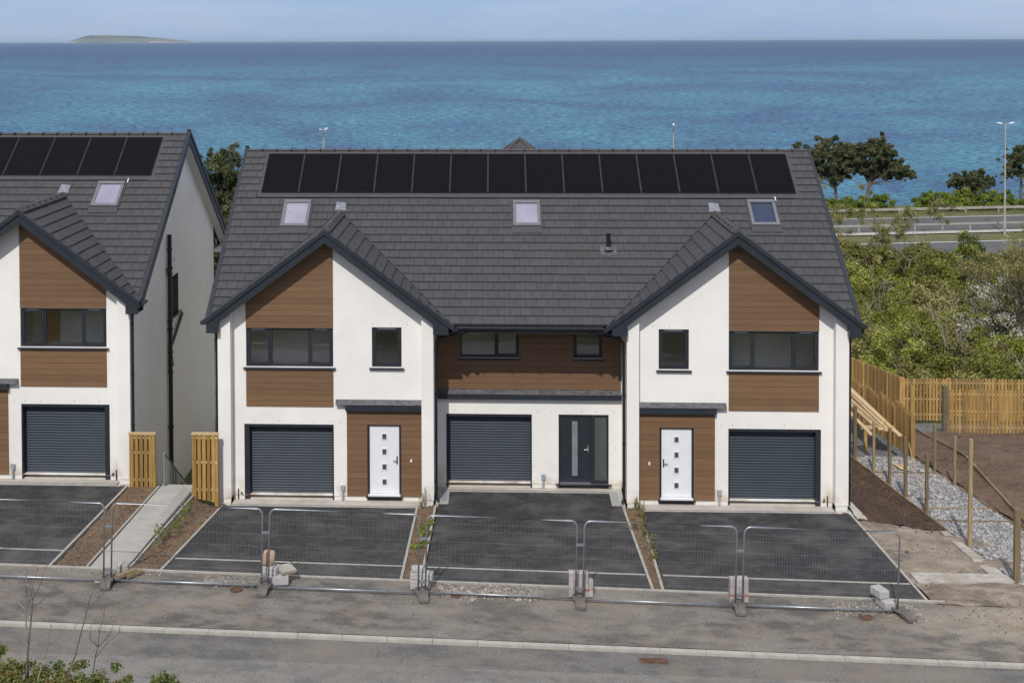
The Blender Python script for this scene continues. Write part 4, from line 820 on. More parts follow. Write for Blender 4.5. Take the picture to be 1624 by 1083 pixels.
q = MB(); q.box(-14.0 - lo.x, -13.5 - lo.x, 1.25 - lo.y, 1.3 - lo.y, 3.3 - lo.z, 5.25 - lo.z); q.build('interior_door', M['oakdoor'], left)
# roof of a house beyond the ridge
def far_house():
    T = empty('house', (.4, 36, 0), 'dark slate hipped roof tip peeking over the middle of the long ridge', 'house')
    q = MB(); q.box(-4.6, 4.6, -5.4, 4.6, -6, 3.0); q.build('wall', M['render'], T)
    q = MB(); zt, ze, e = 7.2, 3.0, 5.1; A = (0, -.8, zt)
    P4 = [(-e, -6, ze), (e, -6, ze), (e, 5, ze), (-e, 5, ze)]
    for k in range(4): q.face([P4[k], P4[(k + 1) % 4], A], .2 + .2 * k)
    for k in range(17):
        t0, t1 = k / 18, (k + .93) / 18
        for a, b in ((0, 1), (1, 2), (3, 0)):
            f = lambda i, t: tuple(Vector(P4[i]).lerp(Vector(A), t)); up = Vector((0, 0, .05))
            q.hexa([f(a, t0), f(b, t0), f(b, t1), f(a, t1)], [tuple(Vector(f(a, t0)) + up), tuple(Vector(f(b, t0)) + up), tuple(Vector(f(b, t1)) + up * .2), tuple(Vector(f(a, t1)) + up * .2)], random.random())
    rr = q.build('roof', M['tile'], T)
    q = MB()
    for p in P4: q.tube([p, (A[0], A[1], A[2] + .05)], .09, 6)
    q.build('hip_tile', M['ridge'], rr)
far_house()

# ------------------------------------------------------------------ things in front
# temporary mesh fence panels
def fence_panel_mesh():
    wdt, hgt = 3.5, 1.78
    fr = MB(); r = .021; rc = .16
    pts = [(0.03, 0, 0)] + [(.03, 0, hgt - rc)] + [(.03 + rc - rc * math.cos(t), 0, hgt - rc + rc * math.sin(t)) for t in (R(22), R(45), R(68), R(90))]
    pts += [(wdt - .03 - rc + rc * math.sin(t), 0, hgt - rc + rc * math.cos(t)) for t in (0, R(22), R(45), R(68), R(90))] + [(wdt - .03, 0, 0)]
    fr.tube(pts, r, 8); fr.tube([(.05, 0, .07), (wdt - .05, 0, .07)], .021, 8)
    ms = MB(); n = 56
    for k in range(1, n): x = .03 + (wdt - .06) * k / n; ms.tube([(x, .014, .07), (x, .014, hgt - .01)], .0015, 3, caps=False)
    for z in (.14, .42, .68, .94, 1.2, 1.45, 1.6): ms.tube([(.03, .018, z), (wdt - .03, .018, z)], .0021, 3, caps=False)
    return fr, ms
fr, ms = fence_panel_mesh()
t0 = empty('mesh_fence', (0, 0, 0)); fro = fr.build('frame', M['galv'], t0, smooth=True); mso = ms.build('mesh_infill', M['wire'], t0)
FX = [-12.98, -9.47, -5.98, -2.54, .87, 4.29, 7.74]     # feet positions
FY = -7.18
flabels = ['mesh fence panel cut by the left photo edge, before the leftmost drive', 'mesh fence panel standing across the concrete path and soil beds', 'mesh fence panel before the drive of the left white door house', 'mesh fence panel before the middle drive, third white bag to pink blocks', 'mesh fence panel right of the pink block stack in front of narrow weedy bed', 'last mesh fence panel on the right with its free rounded end']
flabels[3] = 'mesh fence panel in front of the middle drive and the long rubble patch'
PANELS = []
for k in range(6):
    o = t0 if k == 0 else copy_tree(t0)
    PANELS.append(o)
    a, b = FX[k] + .05, FX[k + 1] - .05; za, zb = H(a, FY) + .02, H(b, FY) + .02
    o.location = (a, FY + (.03 if k % 2 else -.01), za); L_ = b - a; o.scale = (L_ / 3.5, 1, 1); o.rotation_euler = (R([0, .5, -1, 1.2, -.5, .8][k]), -math.atan2(zb - za, L_), 0)
    tag(o, flabels[k], 'mesh fence', 'temporary mesh fence panels along the pavement')
# moulded feet and clamps
fb = MB(); fb.prism_x([(-.34, 0), (-.34, .07), (-.2, .13), (.2, .13), (.34, .07), (.34, 0), (.22, 0), (.2, .05), (-.2, .05), (-.22, 0)], -.11, .11)
fb.box(-.14, .14, -.12, .12, .1, .135)
footm = fb.build('ballast_base', M['foot'], bevel=.008)
footw = ['', 'moulded fence base beside the loose timber and stones', 'moulded fence base in front of the brown sack', 'moulded fence base with grey blocks behind it by the soil strip', 'moulded fence base before the pink grey blocks with the red strap', 'moulded fence base before the square pink grey block stack', 'moulded fence base at the right hand end of the mesh fence']
for k, x in enumerate(FX):
    if k == 0: continue
    o = footm if k == 1 else footm.copy()
    if k > 1: COL.objects.link(o)
    o.location = (x, FY, H(x, FY) + .005); o.rotation_euler = (0, 0, R([0, 8, -2, 12, 3, -2, 25][k])); tag(o, footw[k], 'ballast base', 'bases of the temporary fence')
    if k < 6:
        for z in (.3, 1.25):
            c = MB(); c.box(-.09, .09, -.035, .035, z - .02, z + .02); c.tube([(0, -.06, z), (0, .06, z)], .014, 6); co = c.build('clamp', M['galv'], PANELS[k]); co.location = (-.05 / (PANELS[k].scale.x), 0, 0)
# ballast
def rotbox(mb, c, sx, sy, sz, rz=0, rx=0, ry=0, rnd=None):
    m = Matrix.Translation(c) @ Matrix.Rotation(rz, 4, 'Z') @ Matrix.Rotation(rx, 4, 'X') @ Matrix.Rotation(ry, 4, 'Y')
    b = [m @ Vector((x, y, -sz / 2)) for x, y in ((-sx / 2, -sy / 2), (sx / 2, -sy / 2), (sx / 2, sy / 2), (-sx / 2, sy / 2))]; t = [m @ Vector((x, y, sz / 2)) for x, y in ((-sx / 2, -sy / 2), (sx / 2, -sy / 2), (sx / 2, sy / 2), (-sx / 2, sy / 2))]
    mb.hexa(b, t, rnd)
def block_thing(name, mt, loc, dims, rz, label, cat, group=None, bevel=.008):
    q = MB(); rotbox(q, (0, 0, dims[2] / 2), *dims, 0); o = q.build(name, mt, bevel=bevel); o.location = loc; o.rotation_euler = (rz[0], rz[1], rz[2]) if isinstance(rz, tuple) else (0, 0, rz); return tag(o, label, cat, group)
def hz(x, y): return H(x, y) + .03
# pink grey blocks with strap (on the drive edging) at foot 5 and 6
def brickpack(x, y, cols, rows, bw, bh, bd, label, strap, skip=()):
    T = empty('block_pack', (x, y, hz(x, y) - .01), label, 'block stack')
    for c in range(cols):
        for r_ in range(rows):
            if (c, r_) in skip: continue
            q = MB(); rotbox(q, ((c - (cols - 1) / 2) * (bw + .006), random.uniform(-.012, .012), r_ * (bh + .004) + bh / 2), bw, bd, bh); q.build('paving_block', M['pinkblock'], T, bevel=.006)
    if strap:
        q = MB(); xx = cols * (bw + .006) / 2 + .003; zz = bh * .9; q.box(-xx if strap > 1 else -.03, xx if strap > 1 else .18, -bd / 2 - .02, -bd / 2 - .014, zz, zz + .02); q.build('strap', M['strap'], T)
M['strap'] = mat('red_strap', (.6, .08, .07), None, 4, 2, .6)
brickpack(.93, -6.85, 5, 3, .1, .17, .2, 'stack of pinkish grey paving blocks held by a red strap', 1, skip=((4, 2), (0, 9)))
brickpack(4.36, -6.8, 4, 3, .095, .165, .2, 'square stack of pinkish grey blocks with a strap all round it', 2)
block_thing('concrete_block', M['block'], (7.5, -6.85, hz(7.5, -6.85)), (.24, .42, .18), .25, 'lower grey block at the right end of the mesh fence', 'concrete block', bevel=.02)
block_thing('concrete_block', M['block'], (7.42, -6.72, hz(7.42, -6.75) + .182), (.24, .36, .17), .35, 'upper grey block stacked at the right end of the mesh fence', 'concrete block', bevel=.02)
block_thing('concrete_block', M['block'], (-2.6, -6.8, hz(-2.6, -6.8)), (.44, .24, .18), .1, 'lower grey block behind the fence foot by the left soil strip', 'concrete block', bevel=.02)
block_thing('concrete_block', M['block'], (-2.56, -6.78, hz(-2.6, -6.8) + .182), (.5, .22, .16), -.1, 'middle grey block behind the fence foot by the left soil strip', 'concrete block', bevel=.03)
block_thing('concrete_block', M['block'], (-2.64, -6.76, hz(-2.6, -6.8) + .344), (.3, .2, .1), .05, 'small top grey block behind the fence foot by the left soil strip', 'concrete block', bevel=.02)
block_thing('concrete_block', M['block'], (-5.72, -6.85, hz(-5.8, -6.85)), (.42, .3, .19), .15, 'grey block under the jagged rubble beside the brown sack', 'concrete block', bevel=.015)
block_thing('concrete_block', M['block'], (-5.9, -6.8, hz(-5.8, -6.85) + .192), (.34, .26, .17), -.3, 'pale block carrying the brown sack at the fence', 'concrete block', bevel=.03)
block_thing('stone_slab', M['oldconc'], (-5.58, -6.75, hz(-5.7, -6.85) + .22), (.36, .3, .09), (.2, .12, .7), 'rough grey slab lying on the block right of the brown sack', 'stone slab', bevel=.02)
sk = bpy.data.meshes.new('sack'); bm = bmesh.new(); bmesh.ops.create_uvsphere(bm, u_segments=20, v_segments=14, radius=1)
for v in bm.verts:
    c = v.co; e = .45; v.co = Vector((math.copysign(abs(c.x) ** e, c.x) * .2, math.copysign(abs(c.y) ** .6, c.y) * .15, math.copysign(abs(c.z) ** .55, c.z) * .24)); v.co += v.normal * .03 * noise.noise(c * 2.7); v.co.x += .02 * math.sin(c.z * 6)
bm.to_mesh(sk); bm.free(); sk.materials.append(M['sack']); sk.polygons.foreach_set('use_smooth', [True] * len(sk.polygons))
so_ = bpy.data.objects.new('sack', sk); COL.objects.link(so_); so_.scale = (.72, .72, .68); so_.location = (-5.97, -6.78, hz(-5.9, -6.8) + .52); so_.rotation_euler = (0, .12, .2); tag(so_, 'crumpled brown paper sack resting on grey blocks at the fence', 'sack')
for k, (x, y, l_, a, z, lb) in enumerate([(-9.2, -6.85, .55, 1.0, .0, 'lower short greyish offcut on the pile beside the path'), (-9.12, -6.92, .5, .85, .07, 'upper short timber offcut on the pile beside the path'), (-8.98, -6.8, .4, .9, .01, 'short timber offcut lying to the right of the pile by the path')]):
    block_thing('timber_offcut', M['postwood'] if k else M['oldconc'], (x, y, hz(x, y) + z), (l_, .1, .07), a, lb, 'timber offcut', bevel=.004)
block_thing('stone', M['oldconc'], (-9.3, -6.65, hz(-9.4, -6.5)), (.24, .2, .2), .4, 'grey broken stone behind the timber offcuts at the fence', 'stone', bevel=.05)
block_thing('stone', M['oldconc'], (-9.68, -7.15, hz(-9.4, -6.5) - .02), (.14, .12, .06), .2, 'small flat stone left of the fence foot by the path', 'stone', bevel=.02)
# iron covers
def cover(x, y, r_, label, hh=0.012):
    q = MB(); z = H(x, y) + hh; q.tube([(x, y, z - .02), (x, y, z + .004)], r_, 20); q.tube([(x, y, z), (x, y, z + .012)], r_ * .82, 20)
    tag(q.build('manhole_cover', M['iron']), label, 'manhole cover', 'round iron covers')
cover(-6.6, -7.2, .15, 'rusty round iron cover in the pavement left of the brown sack'); cover(-1.8, -7.0, .2, 'rusty round iron cover in the rubble before the middle drive'); cover(6.95, -7.3, .15, 'rusty round iron cover near the right end of the mesh fence')
cover(-8.4, -.48, .1, 'small round drain cover at the foot of the left pier', .0); cover(8.42, -.48, .1, 'small round drain cover at the foot of the right pier', .0); cover(-11.12, -.62, .1, 'small round drain cover at the corner of the left edge house', .0)
q = MB(); x, y = 2.2, -9.38; z = H(x, y) + .006; q.box(x - .28, x + .28, y - .1, y + .1, z - .02, z + .006)
for k in range(9): q.box(x - .25 + k * .06, x - .22 + k * .06, y - .08, y + .08, z + .006, z + .014)
tag(q.build('gully_grate', M['iron']), 'rectangular iron gully grate in the road by the kerb', 'drain grate')
# rubble patches
def rubble(name, x0, x1, y0, y1, n, label, m, s0=.015, s1=.05):
    q = MB()
    for _ in range(n):
        a, b = random.random(), random.gauss(.5, .22)
        x = lerp(x0, x1, a); y = lerp(y0, y1, b) + .05 * math.sin(x * 5)
        s_ = random.uniform(s0, s1); rotbox(q, (x, y, H(x, y) + s_ * .3), s_, s_ * random.uniform(.6, 1), s_ * random.uniform(.4, .8), random.uniform(0, 3), random.uniform(-.6, .6), random.uniform(-.6, .6))
    o = q.build(name, m); o['kind'] = 'stuff'; o['label'] = label; return o
M['chip'] = mat('stone_chips', (.2, .18, .155), (.36, .33, .285), 6, 3, .95, rnd=.5)
M['chip2'] = mat('dusty_chips', (.17, .145, .12), (.27, .235, .195), 6, 3, .95, rnd=.45)
rubble('rubble', -2.2, .1, -7.2, -6.6, 1700, 'pale stone chips and rubble along the middle drive edge', M['chip'])
rubble('rubble', -7.4, -6.2, -7.15, -6.62, 900, 'pale stone chips by the left drive edge', M['chip'], .01, .035)
rubble('rubble', 6.3, 8.2, -7.4, -6.6, 900, 'stone chips around the right fence end', M['chip'], .012, .04)
rubble('rubble', -12, 12, -8.8, -6.7, 700, 'loose chips scattered on the pavement', M['chip2'], .006, .02)
rubble('rubble', 8.7, 12.8, -7.6, -1, 2200, 'loose stones over the waste ground at right', M['chip2'], .01, .04)
rubble('rubble', -10, -8.4, -6.9, -6.55, 120, 'chips at the foot of the path', M['chip'], .01, .04)

# ------------------------------------------------------------------ timber things
def board_panel(mb, x0, x1, z0, z1, bw=.095, gap=.03, y=0, th=.02, zfun=None):
    x = x0
    while x < x1 - .02:
        b = min(x1, x + bw); lo_ = z0 if zfun is None else zfun((x + b) / 2); mb.box(x, b, y, y + th, lo_, z1 + random.uniform(-.004, .004)); x += bw + gap
def side_fence(x0, x1, y, zt, zb0, zb1, label):
    T = empty('slatted_fence', (x0, y, zb0), label, 'fence')
    f = lambda x: lerp(zb0, zb1, x / (x1 - x0)) - zb0
    q = MB(); board_panel(q, .03, x1 - x0 - .02, 0, zt - zb0 - .05, .092, .036, -.045, .02, f); q.build('slat', M['pale'], T)
    q = MB(); board_panel(q, .09, x1 - x0 - .05, 0, zt - zb0 - .055, .092, .036, .027, .02, f); q.build('slat', M['pale'], T)
    for z in (.2, .95, zt - zb0 - .16): q = MB(); q.box(.02, x1 - x0 - .02, -.024, .026, z, z + .06); q.build('rail', M['plank'], T)
    q = MB(); q.box(-.015, x1 - x0 + .015, -.06, .065, zt - zb0 - .048, zt - zb0); q.build('cap', M['plank'], T)
    q = MB(); q.box(.0, .09, -.02, .07, min(0, f(0)) - .3, zt - zb0 - .05); q.box(x1 - x0 - .09, x1 - x0, -.02, .07, f(x1 - x0) - .3, zt - zb0 - .05); q.build('post', M['pale'], T)
side_fence(-10.93, -10.21, -.6, 2.02, .5, .28, 'short slatted timber fence against the left edge house, left of the path')
side_fence(-9.2, -8.49, -.6, 2.035, .25, .15, 'short slatted timber fence against the long terrace, right of the path')
# handrail down the side steps
q = MB(); q.tube([(-10.0, -1.1 + .6, 1.42), (-10.0, 1.9, -.25)], .022, 8); q.tube([(-10.0, -.5, .5), (-10.0, -.5, 1.42)], .022, 8); q.tube([(-10., 1.9, -1.2), (-10., 1.9, -.25)], .022, 8); q.tube([(-10.0, -.5, .62), (-10.0, 1.9, -1.05)], .015, 8); q.tube([(-10.0, .7, -.4), (-10.0, .7, .6)], .02, 8)
for k in range(1, 22):
    t = k / 22; y = lerp(-.5, 1.9, t); q.tube([(-10., y, lerp(.62, -1.05, t)), (-10., y, lerp(1.42, -.25, t))], .007, 5, caps=False)
tag(q.build('handrail', M['galvdull']), 'grey metal handrail descending beside the steps between the two buildings', 'handrail')
q = MB()
for k in range(8): y = -.58 + k * .27; q.box(-10.1, -9.22, y, y + .27, -1.6, .5 - k * .19)
tag(q.build('steps', M['slab']), kind='structure')
# posts along the gravel path
postlab = ['squared timber post nearest the terrace, behind the first of the row', 'timber post in the left row']
def post(x, y, h, label, w_=.085, lean=(0, 0)):
    z = hb(y, 12) - .15; w_ *= .88; q = MB(); q.box(-w_ / 2, w_ / 2, -w_ / 2, w_ / 2, 0, h + .15); o = q.build('timber_post', M['postwood'], bevel=.004); o.location = (x, y, z); o.rotation_euler = (R(lean[0]), R(lean[1]), 0); tag(o, label, 'timber post', 'timber posts beside the gravel path')
post(10.97, .75, 1.72, 'timber post at the soil bed edge, just left of the tallest post', .09, (0, .3))
post(10.97, 2.5, 1.82, 'timber post with a thin leaning batten touching it', .1, (0, -.5)); post(11.0, 4.07, 1.74, 'timber post below the end of the lumber stack', .09)
post(11.03, 5.76, 1.64, 'slim timber post left of the lumber stack trestle', .085); post(10.97, 7.6, 1.8, 'farthest timber post of the left row, next to the terrace wall', .12)
post(10.95, -2.43, 2.76, 'tallest timber post, standing alone in the gravel', .1, (-.2, .3)); post(10.96, -5.22, 1.73, 'thick timber post nearest the camera at the right edge', .14)
post(12.96, 5.85, 1.56, 'timber post on the right path edge near the long fence', .09); post(12.93, 4.05, 1.53, 'timber post on the right path edge in front of the soil plot', .09)
q = MB(); q.tube([(11.02, 2.4, 1.0), (11.25, 1.9, -.55)], .011, 4); tag(q.build('batten', M['plank']), 'thin pale batten leaning from a timber post onto the gravel', 'batten')
def edge_board(x0, y0, x1, y1, label, up=.1, m='postwood'):
    q = MB(); n = 12
    for k in range(n):
        a, b = k / n, (k + 1) / n; xa, ya, xb, yb_ = lerp(x0, x1, a), lerp(y0, y1, a), lerp(x0, x1, b), lerp(y0, y1, b)
        q.hexa([(xa - .02, ya, H(xa, ya) - .1), (xa + .03, ya, H(xa, ya) - .1), (xb + .03, yb_, H(xb, yb_) - .1), (xb - .02, yb_, H(xb, yb_) - .1)], [(xa - .02, ya, H(xa, ya) + up), (xa + .03, ya, H(xa, ya) + up), (xb + .03, yb_, H(xb, yb_) + up), (xb - .02, yb_, H(xb, yb_) + up)])
    return tag(q.build('edging_board', M[m]), label, 'edging board')
edge_board(10.92, -.85, 10.92, 9.6, 'timber edging board between the dark soil bed and the gravel path', .07)
edge_board(13.0, 1.0, 12.96, 7.8, 'timber edging board on the right side of the gravel path', .06); edge_board(13.15, -.4, 16.5, 18.5, 'long timber board lying slantwise across the brown plot', .2, 'postwood')
edge_board(13.0, -4.6, 13.02, .98, 'timber edging on the near right side of the gravel', .05)
for yy, lb in ((5.6, 'far timber riser across the gravel path'), (1.3, 'middle timber riser across the gravel path'), (-.0, 'near timber riser across the gravel path')):
    q = MB(); q.box(10.97, 12.95, yy, yy + .05, hb(yy) - .1, hb(yy) + .06); tag(q.build('path_riser', M['postwood']), lb, 'timber riser')
# soil, gravel
drape('soil_bed', [(8.62, -.7), (10.9, -.85), (10.9, 10), (8.62, 10)], 30, 90, .03, M['soil'], .07, nscale=2.5)
drape('gravel_path', [(10.97, -5.3), (13.0, -5.0), (12.95, 8), (10.97, 8)], 24, 100, .02, M['gravel'], .03, nscale=4)
drape('gravel_path', [(10.95, 8), (13.0, 8), (13.0, 20), (10.95, 20)], 16, 40, .02, M['gravel'], .03, nscale=4)
drape('soil_plot', [(13.02, -5.4), (34, -5.4), (34, 17.2), (13.02, 17.2)], 80, 80, .09, M['soil3'], .09, nscale=.9)
drape('gravel_yard', [(13.5, 17.2), (34, 17.2), (34, 21.4), (14, 21.4)], 30, 14, .02, M['gravel'], .03)
def stones(name, x0, x1, y0, y1, n, s0, s1, label):
    base = MB(); t = (1 + 5 ** .5) / 2; vs = np.array([(-1, t, 0), (1, t, 0), (-1, -t, 0), (1, -t, 0), (0, -1, t), (0, 1, t), (0, -1, -t), (0, 1, -t)], float)
    oc = np.array([(1, 0, 0), (-1, 0, 0), (0, 1, 0), (0, -1, 0), (0, 0, 1), (0, 0, -1)], float); fc = [(0, 2, 4), (2, 1, 4), (1, 3, 4), (3, 0, 4), (2, 0, 5), (1, 2, 5), (3, 1, 5), (0, 3, 5)]
    V, F_, Rn = [], [], []
    for k in range(n):
        x, y = rng.uniform(x0, x1), y0 + (y1 - y0) * rng.random() ** 1.3; s_ = rng.uniform(s0, s1)
        q = rng.normal(size=(3, 3)); q, _ = np.linalg.qr(q); pts = (oc * (s_ * rng.uniform(.6, 1.2, 3))) @ q * rng.uniform(.75, 1.2, (6, 1)) + np.array([x, y, H(x, y) + s_ * .35])
        F_ += [tuple(len(V) + i for i in f) for f in fc]; V += pts.tolist(); Rn += [float(rng.random())] * 8
    me = bpy.data.meshes.new(name); me.from_pydata(V, [], F_); me.materials.append(M['stone']); a = me.attributes.new('rnd', 'FLOAT', 'FACE'); a.data.foreach_set('value', Rn); me.update()
    o = bpy.data.objects.new(name, me); COL.objects.link(o); o['kind'] = 'stuff'; o['label'] = label
stones('gravel', 10.99, 12.95, -5.3, 8, 26000, .016, .052, 'loose blue grey crushed stone on the path')
q = MB(); q.hexa([(8.6, -.62, -.3), (8.98, -.62, -.3), (8.98, .9, -.3), (8.6, .9, -.3)], [(8.6, -.62, -.06), (8.95, -.62, -.06), (8.82, .9, -.05), (8.6, .9, -.05)]); tag(q.build('corner_slab', M['conc']), kind='structure')
M['clod'] = mat('soil_clod', (.05, .028, .017), (.13, .078, .045), 8, 4, .95, rnd=.6)
rubble('soil_clods', 8.7, 10.85, -.8, 9.5, 2600, 'crumbs of dark soil on the bed beside the terrace', M['clod'], .015, .06)
rubble('soil_clods', 13.1, 22, -2, 17, 5000, 'crumbs of soil over the brown plot', M['clod'], .02, .1)
M['clod2'] = mat('dry_clod', (.12, .07, .038), (.26, .165, .1), 8, 4, .95, rnd=.6)
rubble('soil_clods', -10.88, -10.25, -6.3, -.7, 900, 'crumbs of dry soil left of the path', M['clod2'], .01, .035); rubble('soil_clods', -9.1, -8.55, -6.3, -.7, 900, 'crumbs of dry soil right of the path', M['clod2'], .01, .035)
rubble('soil_clods', -2.98, -2.64, -6.3, -.4, 500, 'crumbs of dry soil in the narrow strip left of the middle drive', M['clod2'], .01, .035); rubble('soil_clods', 2.6, 2.86, -6.3, -.4, 500, 'crumbs of dry soil in the narrow strip right of the middle drive', M['clod2'], .01, .035)
# timber fences on the right
def long_fence(name, p0, p1, zt0, zt1, zb0, zb1, label, bw=.09, pitch=.15, both=True, posts=True, m='paleold', step=0):
    T = empty(name, (p0[0], p0[1], zb0), label, 'fence'); d = Vector((p1[0] - p0[0], p1[1] - p0[1])); Ln = d.length; T.rotation_euler = (0, 0, math.atan2(d.y, d.x))
    zt = lambda t: (lerp(zt0, zt1, t / Ln) if not step else lerp(zt0, zt1, (math.floor(t / step) + .5) * step / Ln)) - zb0; zb = lambda t: lerp(zb0, zb1, t / Ln) - zb0
    q = MB(); k = 0; t = 0; q2 = MB()
    while t < Ln:
        for mm, off, yy in ((q, 0, -.05), (q2, pitch / 2, .03)):
            a = t + off; b = a + bw; jt = random.uniform(-.012, .012); rt = random.random()
            mm.hexa([(a, yy, zb(a) + .03), (b, yy, zb(b) + .03), (b, yy + .018, zb(b) + .03), (a, yy + .018, zb(a) + .03)], [(a, yy, zt(a) + jt), (b, yy, zt(a) + jt), (b, yy + .018, zt(a) + jt), (a, yy + .018, zt(a) + jt)], rt)
        t += pitch
    q.build('slat', M[m], T)
    if both: q2.build('slat', M[m], T)
    seg = 12; h = zt0 - zb0
    for fz in (.14, .5, .88):
        q = MB()
        for k in range(seg):
            a, b = Ln * k / seg, Ln * (k + 1) / seg; za = lerp(zb(a), zt(a), fz); zb_ = lerp(zb(b - 1e-4), zt(b - 1e-4), fz)
            q.hexa([(a, -.03, za), (b, -.03, zb_), (b, .028, zb_), (a, .028, za)], [(a, -.03, za + .06), (b, -.03, zb_ + .06), (b, .028, zb_ + .06), (a, .028, za + .06)])
        q.build('rail', M['plank'], T)
    n = max(1, int(Ln / 1.8))
    for k in range(n + 1):
        a = min(Ln - .05, Ln * k / n); q = MB(); q.box(a - .05, a + .05, -.08 if False else -.028, .1, zb(a) - .3, zt(a) + .02); q.build('post', M[m], T)
long_fence('timber_fence', (12.97, 7.86), (12.97, 20.5), .25, -1.25, -1.3, -3.3, 'long timber fence running away from the camera beside the gravel path', step=1.8)
long_fence('timber_fence', (17.0, 21.6), (17.0, 40), -2.28, -4.9, -4.3, -6.4, 'timber fence falling away behind the long fence toward the scrub')
long_fence('timber_fence', (17.05, 21.6), (33, 21.6), -2.3, -2.3, -4.2, -4.2, 'back timber fence with the green scrub right behind it', both=False, bw=.1, pitch=.142)
long_fence('timber_fence', (17.45, 17.3), (32, 17.3), -1.58, -1.66, -3.42, -3.46, 'front timber fence at the far side of the brown plot', both=False, bw=.1, pitch=.145)
q = MB(); q.box(-.055, .055, -.055, .055, -.3, 1.95); o = q.build('timber_post', M['block'] if False else M['paleold'], bevel=.004); o.location = (16.45, 18.6, -3.75); tag(o, 'lone timber post in the gap between the long fence and the front fence', 'timber post')
q = MB(); q.box(-.09, .09, -.09, .09, -.3, 2.1); o = q.build('timber_post', mat('dark_post', (.1, .085, .06), (.16, .13, .09), 8, 5, .85), bevel=.004); o.location = (17.3, 17.15, -3.5); tag(o, 'dark weathered post at the left end of the front fence', 'timber post')
# short fence piece hidden behind the terrace corner, and lumber stack on trestles
long_fence('timber_fence', (9.4, 8.6), (10.85, 8.6), .45, .45, -1.35, -1.35, 'small timber fence piece between the terrace wall and the gravel path')
def plank(x, y0, y1, z0, z1, w_, h_, label, dx=0):
    q = MB(); q.hexa([(x, y0, z0), (x + w_, y0, z0), (x + w_ + dx, y1, z1), (x + dx, y1, z1)], [(x, y0, z0 + h_), (x + w_, y0, z0 + h_), (x + w_ + dx, y1, z1 + h_), (x + dx, y1, z1 + h_)]); tag(q.build('plank', M['plank'], bevel=.004), label, 'plank', 'planks stacked on trestles by the long fence')
pl = 'one of the pale planks piled on trestles beside the long fence'
for k, (x, y0, z0, h_) in enumerate([(11.9, 8.1, -.42, .05), (12.05, 8.0, -.42, .05), (12.2, 7.9, -.42, .05), (11.95, 8.3, -.365, .05), (12.1, 8.1, -.365, .05), (12.27, 7.3, -.365, .05), (12.03, 8.4, -.31, .05), (12.2, 8.0, -.31, .05), (12.13, 8.5, -.255, .05), (11.8, 8.7, -.42, .05)]):
    plank(x, y0, y0 + 5.2, z0, z0 - .12, .14, h_, pl, random.uniform(-.1, .1))
plank(11.35, 7.3, 11.5, -.35, -.0, .12, .05, 'separate plank sloping down left of the pile on trestles', -.35)
for yy, lb in ((8.6, 'near timber trestle holding up the plank pile'), (12.4, 'far timber trestle holding up the plank pile')):
    T = empty('trestle', (12.1, yy, hb(yy, 12)), lb, 'trestle'); hh = -.43 - hb(yy, 12) - (.1 if yy > 10 else 0)
    q = MB(); q.box(-.65, .45, -.05, .05, hh - .1, hh); q.build('beam', M['plank'], T)
    for xx in (-.5, .3): q = MB(); q.box(xx - .05, xx + .05, -.05, .05, 0, hh - .1); q.build('leg', M['paleold'], T)
plank(11.9, 5.9, 6.7, -.98, -1.1, .12, .05, 'left one of two short planks lying on the gravel', .0); plank(12.06, 5.8, 6.6, -.97, -1.09, .12, .05, 'right one of two short planks lying on the gravel', .0)

# ------------------------------------------------------------------ main road below
def rdrape(name, y0, y1, off, m, nx=40, x0=-60, x1=170):
    return drape(name, [(x0, y0 + .17 * (x0 - 50)), (x1, y0 + .17 * (x1 - 50)), (x1, y1 + .17 * (x1 - 50)), (x0, y1 + .17 * (x0 - 50))], nx, 2, off, m, hf=lambda x, y: -8.5)
rdrape('verge_grass', 84, 126, .0, M['grass']); rdrape('main_road', 88, 98.3, .03, M['tarmac']); rdrape('main_road', 104.5, 115.8, .03, M['tarmac'])
for y_ in (97.9, 104.8, 115.3): rdrape('road_marking', y_, y_ + .3, .045, M['whiteline'])
rdrape('road_marking', 110.2, 110.4, .045, M['whiteline'])
rdrape('barrier_base', 103.2, 104.2, .12, M['conc'])
def barrier(y0, zr, label, step=4.0, hh=.14):
    T = empty('crash_barrier', (0, y0, -8.5), label, 'crash barrier'); q = MB(); Z = 0
    f = lambda x: .17 * (x - 50); x0, x1 = 10, 120
    for zz in (zr - hh, zr + .02): q.hexa([(x0, f(x0), Z + zz), (x1, f(x1), Z + zz), (x1, f(x1) + .08, Z + zz), (x0, f(x0) + .08, Z + zz)], [(x0, f(x0), Z + zz + hh), (x1, f(x1), Z + zz + hh), (x1, f(x1) + .08, Z + zz + hh), (x0, f(x0) + .08, Z + zz + hh)])
    q.build('rail', M['barrier'], T); x = x0
    while x < x1: p = MB(); p.box(x - .06, x + .06, f(x) + .085, f(x) + .2, Z, Z + zr + .1); p.build('post', M['barrier'], T); x += step
barrier(118.5, .62, 'far steel crash barrier in front of the seaside hedge', 4.2); barrier(105.6, .72, 'middle steel crash barrier between the two carriageways', 3.2, .08)
